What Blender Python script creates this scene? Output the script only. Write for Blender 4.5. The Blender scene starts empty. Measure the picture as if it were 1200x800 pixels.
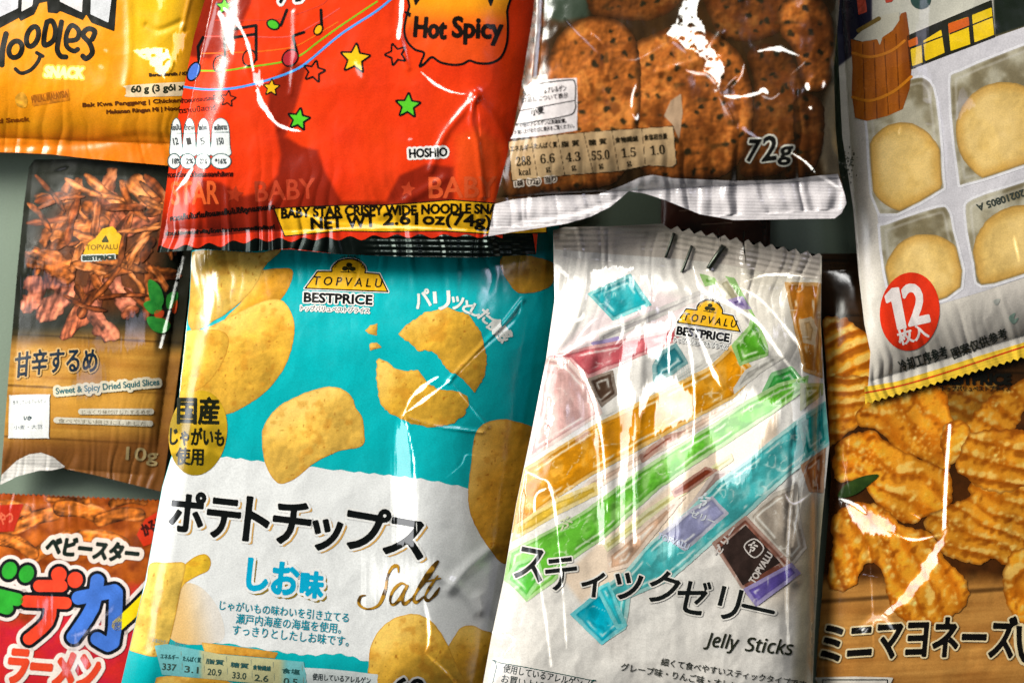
import bpy, math, random
import numpy as np

# ---------------------------------------------------------------- camera, light, exposure
S = 0.0005                      # metres per unit of the bag artwork (half a millimetre)
CAM_Z = 1.2
scene = bpy.context.scene
COL = scene.collection
cam_data = bpy.data.cameras.new("camera")
cam_data.sensor_width = 36.0
cam_data.lens = 36.0 * CAM_Z / 0.6
cam_data.clip_start = 0.05
cam_data.clip_end = 50.0
cam = bpy.data.objects.new("camera", cam_data)
COL.objects.link(cam)
cam.location = (0, 0, CAM_Z)
cam.rotation_euler = (0, 0, 0)
cam_data.dof.use_dof = True
cam_data.dof.focus_distance = CAM_Z - 0.036
cam_data.dof.aperture_fstop = 2.0
scene.camera = cam

world = bpy.data.worlds.new("World")
scene.world = world
world.use_nodes = True
bg = world.node_tree.nodes["Background"]
bg.inputs[0].default_value = (0.50, 0.72, 0.66, 1)
bg.inputs[1].default_value = 0.034

from mathutils import Vector
def area_lamp(name, loc, size, watts, colour):
    d = bpy.data.lights.new(name, 'AREA')
    d.shape = 'RECTANGLE'; d.size = size[0]; d.size_y = size[1]
    d.energy = watts; d.color = colour
    o = bpy.data.objects.new(name, d); COL.objects.link(o)
    o.location = loc
    o.rotation_euler = (Vector((0, 0, 0)) - Vector(loc)).to_track_quat('-Z', 'Y').to_euler()
    return o
KEY = (-1.10, 0.96, 0.94)
RIM = (0.95, 0.85, 1.35)
SIDE = (-1.50, 0.12, 0.78)
SMALL = (0.25, 1.55, 0.95)
area_lamp("key_lamp", KEY, (0.90, 0.78), 53.0, (1.0, 0.99, 0.90))
area_lamp("rim_lamp", RIM, (0.30, 0.30), 2.6, (0.82, 0.80, 1.0))
area_lamp("added_side_panel", SIDE, (0.75, 0.75), 10.0, (0.97, 0.98, 1.0))  # added panel, no such source seen; gives the film its soft glare
area_lamp("added_glint_panel", SMALL, (0.34, 0.34), 6.5, (1.0, 0.99, 0.96))  # added unseen panel for the whiter glints
LAMPS = [np.array(KEY), np.array(RIM), np.array(SIDE), np.array(SMALL)]

vs = scene.view_settings
vs.view_transform = 'Standard'
vs.look = 'None'
vs.exposure = 0.0
vs.gamma = 1.0

# ---------------------------------------------------------------- numeric helpers
def lin(c):
    c = np.clip(np.asarray(c, dtype=np.float64) / 255.0, 0, 1)
    return np.where(c <= 0.04045, c / 12.92, ((c + 0.055) / 1.055) ** 2.4)

def A(p):
    return np.asarray(p, dtype=np.float64)

def hsh(i, j, seed):
    i = i.astype(np.int64); j = j.astype(np.int64)
    h = (i * 374761393 + j * 668265263 + seed * 2147483647) & 0xFFFFFFFF
    h = ((h ^ (h >> 13)) * 1274126177) & 0xFFFFFFFF
    h = h ^ (h >> 16)
    return (h & 0xFFFFFF) / float(0xFFFFFF)

def vn(x, y, seed=0):
    xi = np.floor(x); yi = np.floor(y)
    fx = x - xi; fy = y - yi
    fx = fx * fx * (3 - 2 * fx); fy = fy * fy * (3 - 2 * fy)
    a = hsh(xi, yi, seed); b = hsh(xi + 1, yi, seed)
    c = hsh(xi, yi + 1, seed); d = hsh(xi + 1, yi + 1, seed)
    return (a * (1 - fx) + b * fx) * (1 - fy) + (c * (1 - fx) + d * fx) * fy

def fbm(x, y, seed=0, n=4):
    t = 0; a = 0.5; s = 0
    for k in range(n):
        t = t + a * vn(x * 2 ** k, y * 2 ** k, seed + k * 7); s += a; a *= 0.5
    return t / s

def cells(x, y, seed=0):
    """distance to the nearest and second nearest feature point of a jittered lattice"""
    xi = np.floor(x); yi = np.floor(y)
    d1 = np.full(x.shape, 9.0); d2 = np.full(x.shape, 9.0)
    for dx in (-1, 0, 1):
        for dy in (-1, 0, 1):
            cx = xi + dx; cy = yi + dy
            px = cx + hsh(cx, cy, seed); py = cy + hsh(cx, cy, seed + 55)
            d = np.hypot(x - px, y - py)
            d2 = np.minimum(d2, np.maximum(d1, d)); d1 = np.minimum(d1, d)
    return d1, d2

def sstep(x, a, b):
    t = np.clip((x - a) / (b - a), 0, 1)
    return t * t * (3 - 2 * t)

def mix(c1, c2, t):
    t = np.asarray(t)
    if t.ndim: t = t[..., None]
    return A(c1) * (1 - t) + A(c2) * t

def smooth(pts, n=5, closed=True):
    """Catmull-Rom through the points"""
    p = A(pts); m = len(p); out = []
    for i in range(m if closed else m - 1):
        if closed:
            a, b, c, d = p[i - 1], p[i], p[(i + 1) % m], p[(i + 2) % m]
        else:
            a, b, c, d = p[max(i - 1, 0)], p[i], p[i + 1], p[min(i + 2, m - 1)]
        for k in range(n):
            t = k / n
            out.append(0.5 * (2 * b + (c - a) * t + (2 * a - 5 * b + 4 * c - d) * t * t + (3 * b - a - 3 * c + d) * t ** 3))
    if not closed: out.append(p[-1])
    return A(out)

def rough(pts, amp, seed=0, step=3.0):
    """resample a closed outline and fray its edge"""
    p = A(pts); out = []
    rnd = random.Random(seed)
    for i in range(len(p)):
        a, b = p[i], p[(i + 1) % len(p)]
        k = max(1, int(np.hypot(*(b - a)) / step))
        for q in range(k):
            out.append(a + (b - a) * q / k + A((rnd.uniform(-amp, amp), rnd.uniform(-amp, amp))))
    return A(out)

def zigzag(p0, p1, n, amp):
    """saw-tooth edge from p0 to p1"""
    p0, p1 = A(p0), A(p1); d = p1 - p0; L = np.hypot(*d)
    nrm = A((-d[1], d[0])) / L
    return [tuple(p0 + d * k / (2 * n) + nrm * (amp if k % 2 else 0)) for k in range(2 * n + 1)]

def path(pts, n=6):
    return smooth(pts, n, closed=False)

def ellipse(cx, cy, rx, ry, rot=0, n=40):
    a = np.linspace(0, 2 * math.pi, n, endpoint=False); r = math.radians(rot)
    x = rx * np.cos(a); y = ry * np.sin(a)
    return np.stack([cx + x * math.cos(r) - y * math.sin(r), cy + x * math.sin(r) + y * math.cos(r)], 1)

def star(cx, cy, r, rot=0, inner=0.45):
    out = []
    for k in range(10):
        a = math.radians(rot - 90 + 36 * k); q = r if k % 2 == 0 else r * inner
        out.append((cx + q * math.cos(a), cy + q * math.sin(a)))
    return out

# ---------------------------------------------------------------- shapes: signed fields filled by marching squares
class Shape:
    """fill: closed loops given as directed segments; stroke: polylines with a radius per point"""
    clip = None
    def __init__(self, kind, seg, rad=None, off=0.0):
        self.kind = kind; self.seg = A(seg).reshape(-1, 4); self.rad = rad; self.off = off
    def grown(self, off):
        return Shape(self.kind, self.seg, self.rad, self.off + off)

def loop_segs(pts):
    p = A(pts); return np.concatenate([p, np.roll(p, -1, 0)], 1)

def fill(*loops, off=0.0):
    return Shape('fill', np.concatenate([loop_segs(l) for l in loops]), None, off)

def stroke(*lines, w=2.0, taper=None):
    segs = []; rad = []
    for l in lines:
        p = A(l); n = len(p)
        if taper is None: r = np.full(n, w / 2)
        elif taper == 'both': r = w / 2 * np.sin(np.linspace(0.08, math.pi - 0.08, n)) ** 0.8
        elif taper == 'end': r = w / 2 * np.linspace(1, 0.12, n)
        else: r = np.interp(np.linspace(0, 1, n), np.linspace(0, 1, len(taper)), taper) * w / 2
        segs.append(np.concatenate([p[:-1], p[1:]], 1)); rad.append(np.stack([r[:-1], r[1:]], 1))
    return Shape('stroke', np.concatenate(segs), np.concatenate(rad), 0.0)

def field(sh, u, v, margin=1e9):
    """signed distance (positive inside) at the points u, v (1-d arrays)"""
    best = np.full(u.shape, -margin if sh.kind == 'stroke' else margin, dtype=np.float64)
    wind = np.zeros(u.shape, dtype=np.int32)
    for k, (ax, ay, bx, by) in enumerate(sh.seg):
        dx = bx - ax; dy = by - ay; L = dx * dx + dy * dy
        if L < 1e-12: continue
        t = np.clip(((u - ax) * dx + (v - ay) * dy) / L, 0, 1)
        d = np.hypot(u - ax - t * dx, v - ay - t * dy)
        if sh.kind == 'stroke':
            r0, r1 = sh.rad[k]
            best = np.maximum(best, r0 + (r1 - r0) * t - d)
        else:
            best = np.minimum(best, d)
            if ax != bx:                                   # vertical ray towards -v
                cross = ((ax <= u) & (u < bx)) | ((bx <= u) & (u < ax))
                yy = ay + (u - ax) / dx * dy
                wind += np.where(cross & (yy < v), 1 if bx > ax else -1, 0)
    if sh.kind == 'stroke': return best + sh.off
    return np.where(wind != 0, best, -best) + sh.off

_CASES = {}
def _build_cases():
    # corners 0:(0,0) 1:(1,0) 2:(1,1) 3:(0,1); ('c',i) corner, ('e',i) crossing on edge i -> i+1
    for code in range(1, 16):
        ins = [(code >> i) & 1 for i in range(4)]; poly = []
        for i in range(4):
            if ins[i]: poly.append(('c', i))
            if ins[i] != ins[(i + 1) % 4]: poly.append(('e', i))
        _CASES[code] = poly
_build_cases()

def march(sh, step, deep=False):
    """polygons of the region where the field is positive -> verts (n,2), dist (n,), face list by size"""
    s = sh.seg
    rmax = (0 if sh.rad is None else sh.rad.max()) + max(sh.off, 0) + 1.5 * step
    u0 = min(s[:, 0].min(), s[:, 2].min()) - rmax; u1 = max(s[:, 0].max(), s[:, 2].max()) + rmax
    v0 = min(s[:, 1].min(), s[:, 3].min()) - rmax; v1 = max(s[:, 1].max(), s[:, 3].max()) + rmax
    nu = int((u1 - u0) / step) + 2; nv = int((v1 - v0) / step) + 2
    us = u0 + np.arange(nu) * step + 0.0131; vs_ = v0 + np.arange(nv) * step + 0.0177
    F = np.empty((nu, nv))
    CH = 32
    mar = 1e9 if deep else (rmax + 3 * step)
    for i in range(0, nu, CH):
        a, b = us[i], us[min(i + CH, nu) - 1]
        lo = np.minimum(s[:, 0], s[:, 2]); hi = np.maximum(s[:, 0], s[:, 2])
        m = (hi >= a - mar) & (lo <= b + mar)
        U, V = np.meshgrid(us[i:i + CH], vs_, indexing='ij')
        if not m.any(): F[i:i + CH] = -1e3; continue
        sub = Shape(sh.kind, s[m], None if sh.rad is None else sh.rad[m], sh.off)
        F[i:i + CH] = field(sub, U.ravel(), V.ravel(), 1e3).reshape(U.shape)
    if sh.clip is not None:
        U, V = np.meshgrid(us, vs_, indexing='ij')
        F = np.minimum(F, field(sh.clip, U.ravel(), V.ravel()).reshape(F.shape) - 0.4)
    F[np.abs(F) < 1e-6] = -1e-6
    ins = F > 0
    code = ins[:-1, :-1] * 1 + ins[1:, :-1] * 2 + ins[1:, 1:] * 4 + ins[:-1, 1:] * 8
    offs = [(0, 0), (1, 0), (1, 1), (0, 1)]
    groups = {}
    for cd in range(1, 16):
        I, J = np.nonzero(code == cd)
        if not len(I): continue
        cols = []
        for kind, k in _CASES[cd]:
            p0 = offs[k]
            if kind == 'c':
                x = us[I + p0[0]]; y = vs_[J + p0[1]]; f = F[I + p0[0], J + p0[1]]
            else:
                p1 = offs[(k + 1) % 4]
                f0 = F[I + p0[0], J + p0[1]]; f1 = F[I + p1[0], J + p1[1]]
                t = np.clip(f0 / (f0 - f1), 0.02, 0.98)
                x = us[I + p0[0]] * (1 - t) + us[I + p1[0]] * t
                y = vs_[J + p0[1]] * (1 - t) + vs_[J + p1[1]] * t; f = np.zeros_like(t)
            cols.append(np.stack([x, y, f], 1))
        poly = np.stack(cols, 1)
        groups.setdefault(poly.shape[1], []).append(poly)
    allp = []; faces = []; base = 0
    for k, lst in groups.items():
        P = np.concatenate(lst)[:, ::-1]                    # v points down the picture: flip for an upward face
        allp.append(P.reshape(-1, 3)); faces.append(base + np.arange(P.shape[0] * k).reshape(-1, k)); base += P.shape[0] * k
    if not allp: return np.zeros((0, 2)), np.zeros(0), []
    Q = np.concatenate(allp)
    key = np.round(Q[:, :2] * 4096).astype(np.int64)
    key = key[:, 0] * (1 << 31) + key[:, 1]
    _, idx, inv = np.unique(key, return_index=True, return_inverse=True)
    return Q[idx, :2], Q[idx, 2], [inv[f] for f in faces]

# ---------------------------------------------------------------- lettering as outlines
_tc = bpy.data.curves.new("lettering", 'FONT'); _tc.fill_mode = 'NONE'; _tc.resolution_u = 3
_to = bpy.data.objects.new("lettering", _tc)
_tcache = {}
def glyphs(s):
    if s not in _tcache:
        _tc.body = s
        me = _to.to_mesh()
        co = np.empty(len(me.vertices) * 3); me.vertices.foreach_get('co', co)
        ed = np.empty(len(me.edges) * 2, dtype=np.int32); me.edges.foreach_get('vertices', ed)
        co = co.reshape(-1, 3)[:, :2]; ed = ed.reshape(-1, 2)
        # orient the edges along their loops
        nxt = {}
        for a, b in ed: nxt.setdefault(a, []).append(b); nxt.setdefault(b, []).append(a)
        seen = set(); seg = []
        for a in nxt:
            if a in seen: continue
            start = a; prev = None; cur = a
            order = []
            while cur not in seen:
                seen.add(cur); order.append(cur)
                n = [q for q in nxt[cur] if q != prev]
                if not n: break
                n.sort(key=lambda q: (q in seen, abs(q - cur - 1)))
                prev, cur = cur, n[0]
            for i in range(len(order)):
                seg.append(np.concatenate([co[order[i]], co[order[(i + 1) % len(order)]]]))
        _tcache[s] = A(seg); _to.to_mesh_clear()
    return _tcache[s]

def text(s, p0, p1, h, bold=0.0, shear=0.0, bend=0.0, off=None):
    """the words s fitted between p0 and p1 (bottom edge of the letters), h tall"""
    g = glyphs(s).reshape(-1, 2).copy()
    lo = g.min(0); hi = g.max(0)
    g = (g - lo) / (hi - lo)
    p0, p1 = A(p0), A(p1); e = p1 - p0; L = np.hypot(*e); e = e / L
    up = A((e[1], -e[0]))
    x = g[:, 0]; y = g[:, 1]
    q = p0 + np.outer(x * L + y * h * shear, e) + np.outer(y * h + bend * 4 * x * (1 - x), up)
    return Shape('fill', q.reshape(-1, 4), None, bold)

def arc_text(s, cx, cy, r, a0, a1, h, bold=0.0):
    g = glyphs(s).reshape(-1, 2).copy(); lo = g.min(0); hi = g.max(0); g = (g - lo) / (hi - lo)
    a = np.radians(a0 + (a1 - a0) * g[:, 0]); rr = r + g[:, 1] * h
    return Shape('fill', np.stack([cx + rr * np.cos(a), cy + rr * np.sin(a)], 1).reshape(-1, 4), None, bold)

# ---------------------------------------------------------------- materials
def nodes_of(m):
    m.use_nodes = True; return m.node_tree.nodes, m.node_tree.links

def film_material(name, rough=0.17, spec=0.8, metal=0.0, grain=0.12, bump=0.05, coat=0.0):
    m = bpy.data.materials.new(name); n, l = nodes_of(m); b = n["Principled BSDF"]
    at = n.new("ShaderNodeAttribute"); at.attribute_name = "print_colour"
    nr = n.new("ShaderNodeAttribute"); nr.attribute_name = "film_normal"
    tc = n.new("ShaderNodeTexCoord")
    no = n.new("ShaderNodeTexNoise"); no.inputs["Scale"].default_value = 1150; no.inputs["Detail"].default_value = 2
    l.new(tc.outputs["Object"], no.inputs["Vector"])
    mp = n.new("ShaderNodeMapRange"); mp.inputs[1].default_value = 0.25; mp.inputs[2].default_value = 0.75
    mp.inputs[3].default_value = 1 - grain; mp.inputs[4].default_value = 1 + grain
    l.new(no.outputs["Fac"], mp.inputs[0])
    mul = n.new("ShaderNodeVectorMath"); mul.operation = 'SCALE'
    l.new(at.outputs["Color"], mul.inputs[0]); l.new(mp.outputs[0], mul.inputs["Scale"])
    l.new(mul.outputs[0], b.inputs["Base Color"])
    bp = n.new("ShaderNodeBump"); bp.inputs["Strength"].default_value = bump; bp.inputs["Distance"].default_value = 0.0006
    l.new(no.outputs["Fac"], bp.inputs["Height"]); l.new(nr.outputs["Vector"], bp.inputs["Normal"])
    l.new(bp.outputs[0], b.inputs["Normal"])
    no2 = n.new("ShaderNodeTexNoise"); no2.inputs["Scale"].default_value = 60; no2.inputs["Detail"].default_value = 3
    l.new(tc.outputs["Object"], no2.inputs["Vector"])
    mr = n.new("ShaderNodeMapRange"); mr.inputs[1].default_value = 0.3; mr.inputs[2].default_value = 0.7
    mr.inputs[3].default_value = rough * 0.75; mr.inputs[4].default_value = rough * 1.4
    l.new(no2.outputs["Fac"], mr.inputs[0]); l.new(mr.outputs[0], b.inputs["Roughness"])
    b.inputs["Specular IOR Level"].default_value = spec
    b.inputs["Metallic"].default_value = metal
    b.inputs["Coat Weight"].default_value = coat
    return m
FILM = film_material("glossy_printed_film", rough=0.19)
SATIN = film_material("satin_printed_film", rough=0.27, spec=0.6)
FOIL = film_material("dark_metallised_film", rough=0.22, spec=1.0, metal=0.75)
GOLD = film_material("gold_ink", rough=0.3, spec=1.0, metal=0.55)

def plain_material(name, colour, rough, metal=0.0, scale=120.0, vary=0.12):
    m = bpy.data.materials.new(name); n, l = nodes_of(m); b = n["Principled BSDF"]
    no = n.new("ShaderNodeTexNoise"); no.inputs["Scale"].default_value = scale; no.inputs["Detail"].default_value = 6
    tc = n.new("ShaderNodeTexCoord"); l.new(tc.outputs["Object"], no.inputs["Vector"])
    r = n.new("ShaderNodeValToRGB"); c = lin(colour)
    r.color_ramp.elements[0].position = 0.3; r.color_ramp.elements[1].position = 0.7
    r.color_ramp.elements[0].color = (*(c * (1 - vary)), 1); r.color_ramp.elements[1].color = (*np.clip(c * (1 + vary), 0, 1), 1)
    l.new(no.outputs["Fac"], r.inputs[0]); l.new(r.outputs[0], b.inputs["Base Color"])
    bp = n.new("ShaderNodeBump"); bp.inputs["Strength"].default_value = 0.15; bp.inputs["Distance"].default_value = 0.0005
    l.new(no.outputs["Fac"], bp.inputs["Height"]); l.new(bp.outputs[0], b.inputs["Normal"])
    b.inputs["Roughness"].default_value = rough; b.inputs["Metallic"].default_value = metal
    return m
TABLE = plain_material("grey_green_laminate", (116, 130, 114), 0.5, scale=900, vary=0.07)
STEEL = plain_material("dark_staple_steel", (70, 74, 66), 0.3, metal=0.9, scale=2000)

# ---------------------------------------------------------------- mesh output
def make_mesh(name, co, faces, colour=None, normal=None, mat=None, smoothed=True):
    me = bpy.data.meshes.new(name)
    nv = len(co); me.vertices.add(nv); me.vertices.foreach_set('co', np.ascontiguousarray(co, dtype=np.float32).ravel())
    nl = sum(f.size for f in faces); nf = sum(len(f) for f in faces)
    me.loops.add(nl); me.polygons.add(nf)
    me.loops.foreach_set('vertex_index', np.concatenate([f.ravel() for f in faces]).astype(np.int32))
    starts = []; b = 0
    for f in faces:
        starts.append(b + np.arange(len(f)) * f.shape[1]); b += f.size
    me.polygons.foreach_set('loop_start', np.concatenate(starts).astype(np.int32))
    me.polygons.foreach_set('use_smooth', np.ones(nf, dtype=bool) if smoothed else np.zeros(nf, dtype=bool))
    if colour is not None:
        at = me.attributes.new("print_colour", 'FLOAT_COLOR', 'POINT')
        at.data.foreach_set('color', np.concatenate([colour, np.ones((nv, 1))], 1).astype(np.float32).ravel())
    if normal is not None:
        at = me.attributes.new("film_normal", 'FLOAT_VECTOR', 'POINT')
        at.data.foreach_set('vector', normal.astype(np.float32).ravel())
    me.update(calc_edges=True)
    if mat: me.materials.append(mat)
    return me

def link(name, me, parent=None, label=None):
    o = bpy.data.objects.new(name, me); COL.objects.link(o)
    if parent is not None:
        o.parent = parent
        off = Vector((0, 0, 0)); p = parent
        while p is not None: off += p.location; p = p.parent
        o.location = -off
    if label: o['label'] = label
    return o

# ---------------------------------------------------------------- a bag: surface height, film creases, printed parts
MAPS = 0.75
class Bag:
    def __init__(self, name, label, group, outline, z0, puff, sides, wave=1.2, crumple=1.0, seed=1,
                 pleats=(), creases=(), glints=(), belly=0.8, category="snack bag", film=None):
        self.mat = film or FILM
        self.outline = A(outline); self.seed = seed; self.z0 = z0
        lo = self.outline.min(0) - 24; hi = self.outline.max(0) + 24
        self.lo = lo
        nu = int((hi[0] - lo[0]) / MAPS) + 1; nv = int((hi[1] - lo[1]) / MAPS) + 1
        U, V = np.meshgrid(lo[0] + np.arange(nu) * MAPS, lo[1] + np.arange(nv) * MAPS, indexing='ij')
        cen = self.outline.mean(0)
        prof = np.ones_like(U); dists = []
        for (p0, p1, off, W, power, *low) in sides:
            low = low[0] if low else 0.0
            p0, p1 = A(p0), A(p1); d = p1 - p0; n = A((-d[1], d[0])) / np.hypot(*d)
            if np.dot(cen - p0, n) < 0: n = -n
            dist = (U - p0[0]) * n[0] + (V - p0[1]) * n[1]
            dists.append(dist)
            prof = prof * (low + (1 - low) * np.sin(math.pi / 2 * np.clip((dist - off) / W, 0, 1)) ** power)
        self.prof = prof
        H = z0 + puff * prof + wave * (fbm(U / 70, V / 70, seed, 2) - 0.5) * 2 * (0.4 + 0.6 * prof)
        self.H = H
        # fine film detail: only in the shading of the surface, like a bump
        D = np.zeros_like(H)
        d1, d2 = cells(U / 62 + 0.6 * fbm(U / 40, V / 40, seed + 3, 2), V / 78 + 0.6 * fbm(U / 40, V / 40, seed + 4, 2), seed + 9)
        D += crumple * 2.6 * d1
        D += crumple * 2.2 * (fbm(U / 24, V / 34, seed + 21, 3) - 0.5)
        for (k, n, amp, reach, wob) in pleats:                # pleats running away from a seal
            dist = dists[k]; p0, p1 = A(sides[k][0]), A(sides[k][1]); e = (p1 - p0) / np.hypot(*(p1 - p0))
            along = (U - p0[0]) * e[0] + (V - p0[1]) * e[1] + wob * (fbm(U / 50, V / 50, seed + 31, 2) - 0.5)
            ph = fbm(along / n, along * 0, seed + 41, 2)
            D += amp * (np.abs(2 * ph - 1) - 0.5) * 2 * np.exp(-np.clip(dist - sides[k][2], 0, None) / reach) * (dist > -5)
        for (pts, w, amp) in creases:
            f = -field(stroke(path(pts, 5), w=0.01), U.ravel(), V.ravel()).reshape(U.shape)
            D += amp * np.exp(-(f / w) ** 2)
        gu, gv = np.gradient(H + D, MAPS)
        gX = gu; gY = -gv
        # creased facets that turn towards a lamp
        X = (U - 600) * S * (1 - H * S / CAM_Z); Y = (400 - V) * S * (1 - H * S / CAM_Z); Z = H * S
        for (kind, pts, w, soft, amount, lamp) in glints:
            if kind == 'line': sh = stroke(path(pts, 6), w=w, taper='both')
            elif kind == 'band': sh = stroke(path(pts, 6), w=w)
            else: sh = fill(A(pts))
            b0 = sh.seg.reshape(-1, 2).min(0) - w - soft * 3 - 4; b1 = sh.seg.reshape(-1, 2).max(0) + w + soft * 3 + 4
            i0 = max(0, int((b0[0] - lo[0]) / MAPS)); i1 = min(nu, int((b1[0] - lo[0]) / MAPS) + 2)
            j0 = max(0, int((b0[1] - lo[1]) / MAPS)); j1 = min(nv, int((b1[1] - lo[1]) / MAPS) + 2)
            if i1 <= i0 or j1 <= j0: continue
            sl = (slice(i0, i1), slice(j0, j1))
            us, vs2 = U[sl], V[sl]
            wob = 1.6 * (fbm(us / 9, vs2 / 9, seed + 61, 3) - 0.5) if kind != 'line' else 0.8 * (fbm(us / 7, vs2 / 7, seed + 61, 2) - 0.5)
            f = field(sh, us.ravel(), vs2.ravel()).reshape(us.shape) + wob * (2 if kind == 'face' else 1)
            if kind == 'face' and amount < 0.8: f = f + (2.0 * soft + 4.0) * (fbm(us / 2.0, vs2 / 45, seed + 76, 3) - 0.5)      # combed, feathered rim
            m = sstep(f, -soft, soft)
            if kind == 'line': m = sstep(f + w * 0.55 * (fbm(us / 11, vs2 / 11, seed + 77, 2) - 0.5), -soft, soft)          # the fold is not even along its length
            if kind == 'face' and amount >= 0.8: m = m * (1 - 0.9 * sstep(fbm(us / 6, vs2 / 5, seed + 78, 3), 0.62, 0.70)) * sstep(f + 5 * (fbm(us / 4, vs2 / 4, seed + 79, 2) - 0.45), 0, 2.0)
            if amount < 0.8: m = m * np.clip(0.55 + amount + 0.7 * (fbm(us / 14, vs2 / 30, seed + 75, 3) - 0.5), 0, 1)
            P = LAMPS[lamp if (lamp or amount >= 0.8) else 3 if amount >= 0.7 else 2]      # weaker glints face the dim side panel
            L = np.stack([P[0] - X[sl], P[1] - Y[sl], P[2] - Z[sl]], -1); L /= np.linalg.norm(L, axis=-1, keepdims=True)
            Vv = np.stack([-X[sl], -Y[sl], CAM_Z - Z[sl]], -1); Vv /= np.linalg.norm(Vv, axis=-1, keepdims=True)
            Hh = L + Vv
            nz = (0.05 if amount >= 0.8 else 0.08) * (fbm(us / 2.2, vs2 / 45, seed + 71, 3) - 0.5) + (0.09 if amount >= 0.8 else 0.05) * (fbm(us / 5, vs2 / 9, seed + 72, 3) - 0.5)
            nz2 = 0.05 * (fbm(us / 2.2, vs2 / 45, seed + 81, 3) - 0.5) + (0.09 if amount >= 0.8 else 0.05) * (fbm(us / 6, vs2 / 8, seed + 82, 3) - 0.5)
            gX[sl] = gX[sl] * (1 - m) + m * (-Hh[..., 0] / Hh[..., 2] + nz)
            gY[sl] = gY[sl] * (1 - m) + m * (-Hh[..., 1] / Hh[..., 2] + nz2)
        self.gX, self.gY = gX, gY
        c = self.outline.mean(0)
        c = A((min(max(c[0], 60), 1140), min(max(c[1], 60), 740)))
        self.root = bpy.data.objects.new(name, None); COL.objects.link(self.root)
        self.root.empty_display_size = 0.02
        self.root.location = ((c[0] - 600) * S, (400 - c[1]) * S, 0)
        self.root['label'] = label; self.root['category'] = category
        if group: self.root['group'] = group
        self.puff = puff; self.belly = belly

    def sample(self, M, u, v):
        x = np.clip((u - self.lo[0]) / MAPS, 0, M.shape[0] - 1.001); y = np.clip((v - self.lo[1]) / MAPS, 0, M.shape[1] - 1.001)
        i = x.astype(int); j = y.astype(int); a = x - i; b = y - j
        return (M[i, j] * (1 - a) + M[i + 1, j] * a) * (1 - b) + (M[i, j + 1] * (1 - a) + M[i + 1, j + 1] * a) * b

    def lift(self, u, v, layer=0.0, rib=None):
        h = self.sample(self.H, u, v) + layer
        k = 1 - h * S / CAM_Z
        co = np.stack([(u - 600) * S * k, (400 - v) * S * k, h * S], 1)
        gx = self.sample(self.gX, u, v); gy = self.sample(self.gY, u, v)
        if rib is not None:                                  # crimp ribs of a seal: extra slope
            rx, ry = rib(u, v); gx = gx + rx; gy = gy + ry
        n = np.stack([-gx, -gy, np.ones_like(gx)], 1); n /= np.linalg.norm(n, axis=1, keepdims=True)
        return co, n

    def body(self, paint, back=(190, 190, 184), mat=None, step=1.5):
        u2, d, faces = march(fill(self.outline), step, deep=True)
        co, n = self.lift(u2[:, 0], u2[:, 1])
        colour = np.clip(lin(paint(u2[:, 0], u2[:, 1], d)), 0, 0.9)
        # underside of the pouch
        w2, _, f2 = march(fill(self.outline, off=-0.4), 10.0)
        hb = self.sample(self.H, w2[:, 0], w2[:, 1]); pb = self.sample(self.prof, w2[:, 0], w2[:, 1])
        hb = self.z0 - 1.2 - min(self.z0 - 2.5, self.puff * self.belly) * pb
        k = 1 - hb * S / CAM_Z
        cb = np.stack([(w2[:, 0] - 600) * S * k, (400 - w2[:, 1]) * S * k, hb * S], 1)
        nb = np.tile(A((0, 0, -1.0)), (len(cb), 1))
        co = np.concatenate([co, cb]); n = np.concatenate([n, nb])
        colour = np.concatenate([colour, np.tile(lin(back), (len(cb), 1))])
        faces = faces + [f[:, ::-1] + len(u2) for f in f2]
        me = make_mesh("film_pouch", co, faces, colour, n, mat or self.mat)
        self.film = link("film_pouch", me, self.root)
        return self.film

    def part(self, name, items, layer=1, parent=None, step=1.2, mat=None, label=None, rib=None):
        """items: list of (shape, colour or painter[, layer]); all of them are one printed part"""
        if isinstance(items, tuple): items = [items]
        CO = []; N = []; C = []; F = []; b = 0
        for it in items:
            sh, paint = it[0], it[1]; ly = it[2] if len(it) > 2 else layer; st = it[3] if len(it) > 3 else step
            if callable(paint) and name.startswith(('printed', 'jelly', 'seeded', 'white_band')): sh.clip = fill(self.outline)   # nothing is printed past the edge
            uv, d, faces = march(sh, st, deep=callable(paint))
            if not len(uv): continue
            co, n = self.lift(uv[:, 0], uv[:, 1], 0.12 * ly, rib)
            c = paint(uv[:, 0], uv[:, 1], d) if callable(paint) else np.tile(A(paint), (len(uv), 1))
            CO.append(co); N.append(n); C.append(np.clip(lin(c), 0, 0.9)); F += [f + b for f in faces]; b += len(uv)
        if not CO: return None
        me = make_mesh(name, np.concatenate(CO), F, np.concatenate(C), np.concatenate(N), mat or self.mat)
        return link(name, me, parent or self.root, label)

    def words(self, s, p0, p1, h, colour, layer=3, bold=0.0, halo=None, name="lettering", parent=None, shear=0.0,
              bend=0.0, mat=None, step=None, label=None):
        sh = text(s, p0, p1, h, bold, shear, bend)
        st = step or max(0.3, min(0.8, h / 26))
        items = [(sh, colour, layer, st)]
        if halo: items.insert(0, (sh.grown(halo[1]), halo[0], layer - 0.5, st * 1.2))
        return self.part(name, items, layer, parent, mat=mat, label=label)

# ---------------------------------------------------------------- painters of printed pictures; their shading and highlights are drawn into the colour
def flat(c, vary=0.04, sc=30, seed=5):
    def f(u, v, d):
        return A(c) * (1 + vary * 2 * (fbm(u / sc, v / sc, seed, 3) - 0.5))[:, None]
    return f

def emboss(hf, u, v, e=1.2):  # relief shading that the painters put into the colour
    return hf(u - e, v - e) - hf(u + e, v + e)

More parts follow.
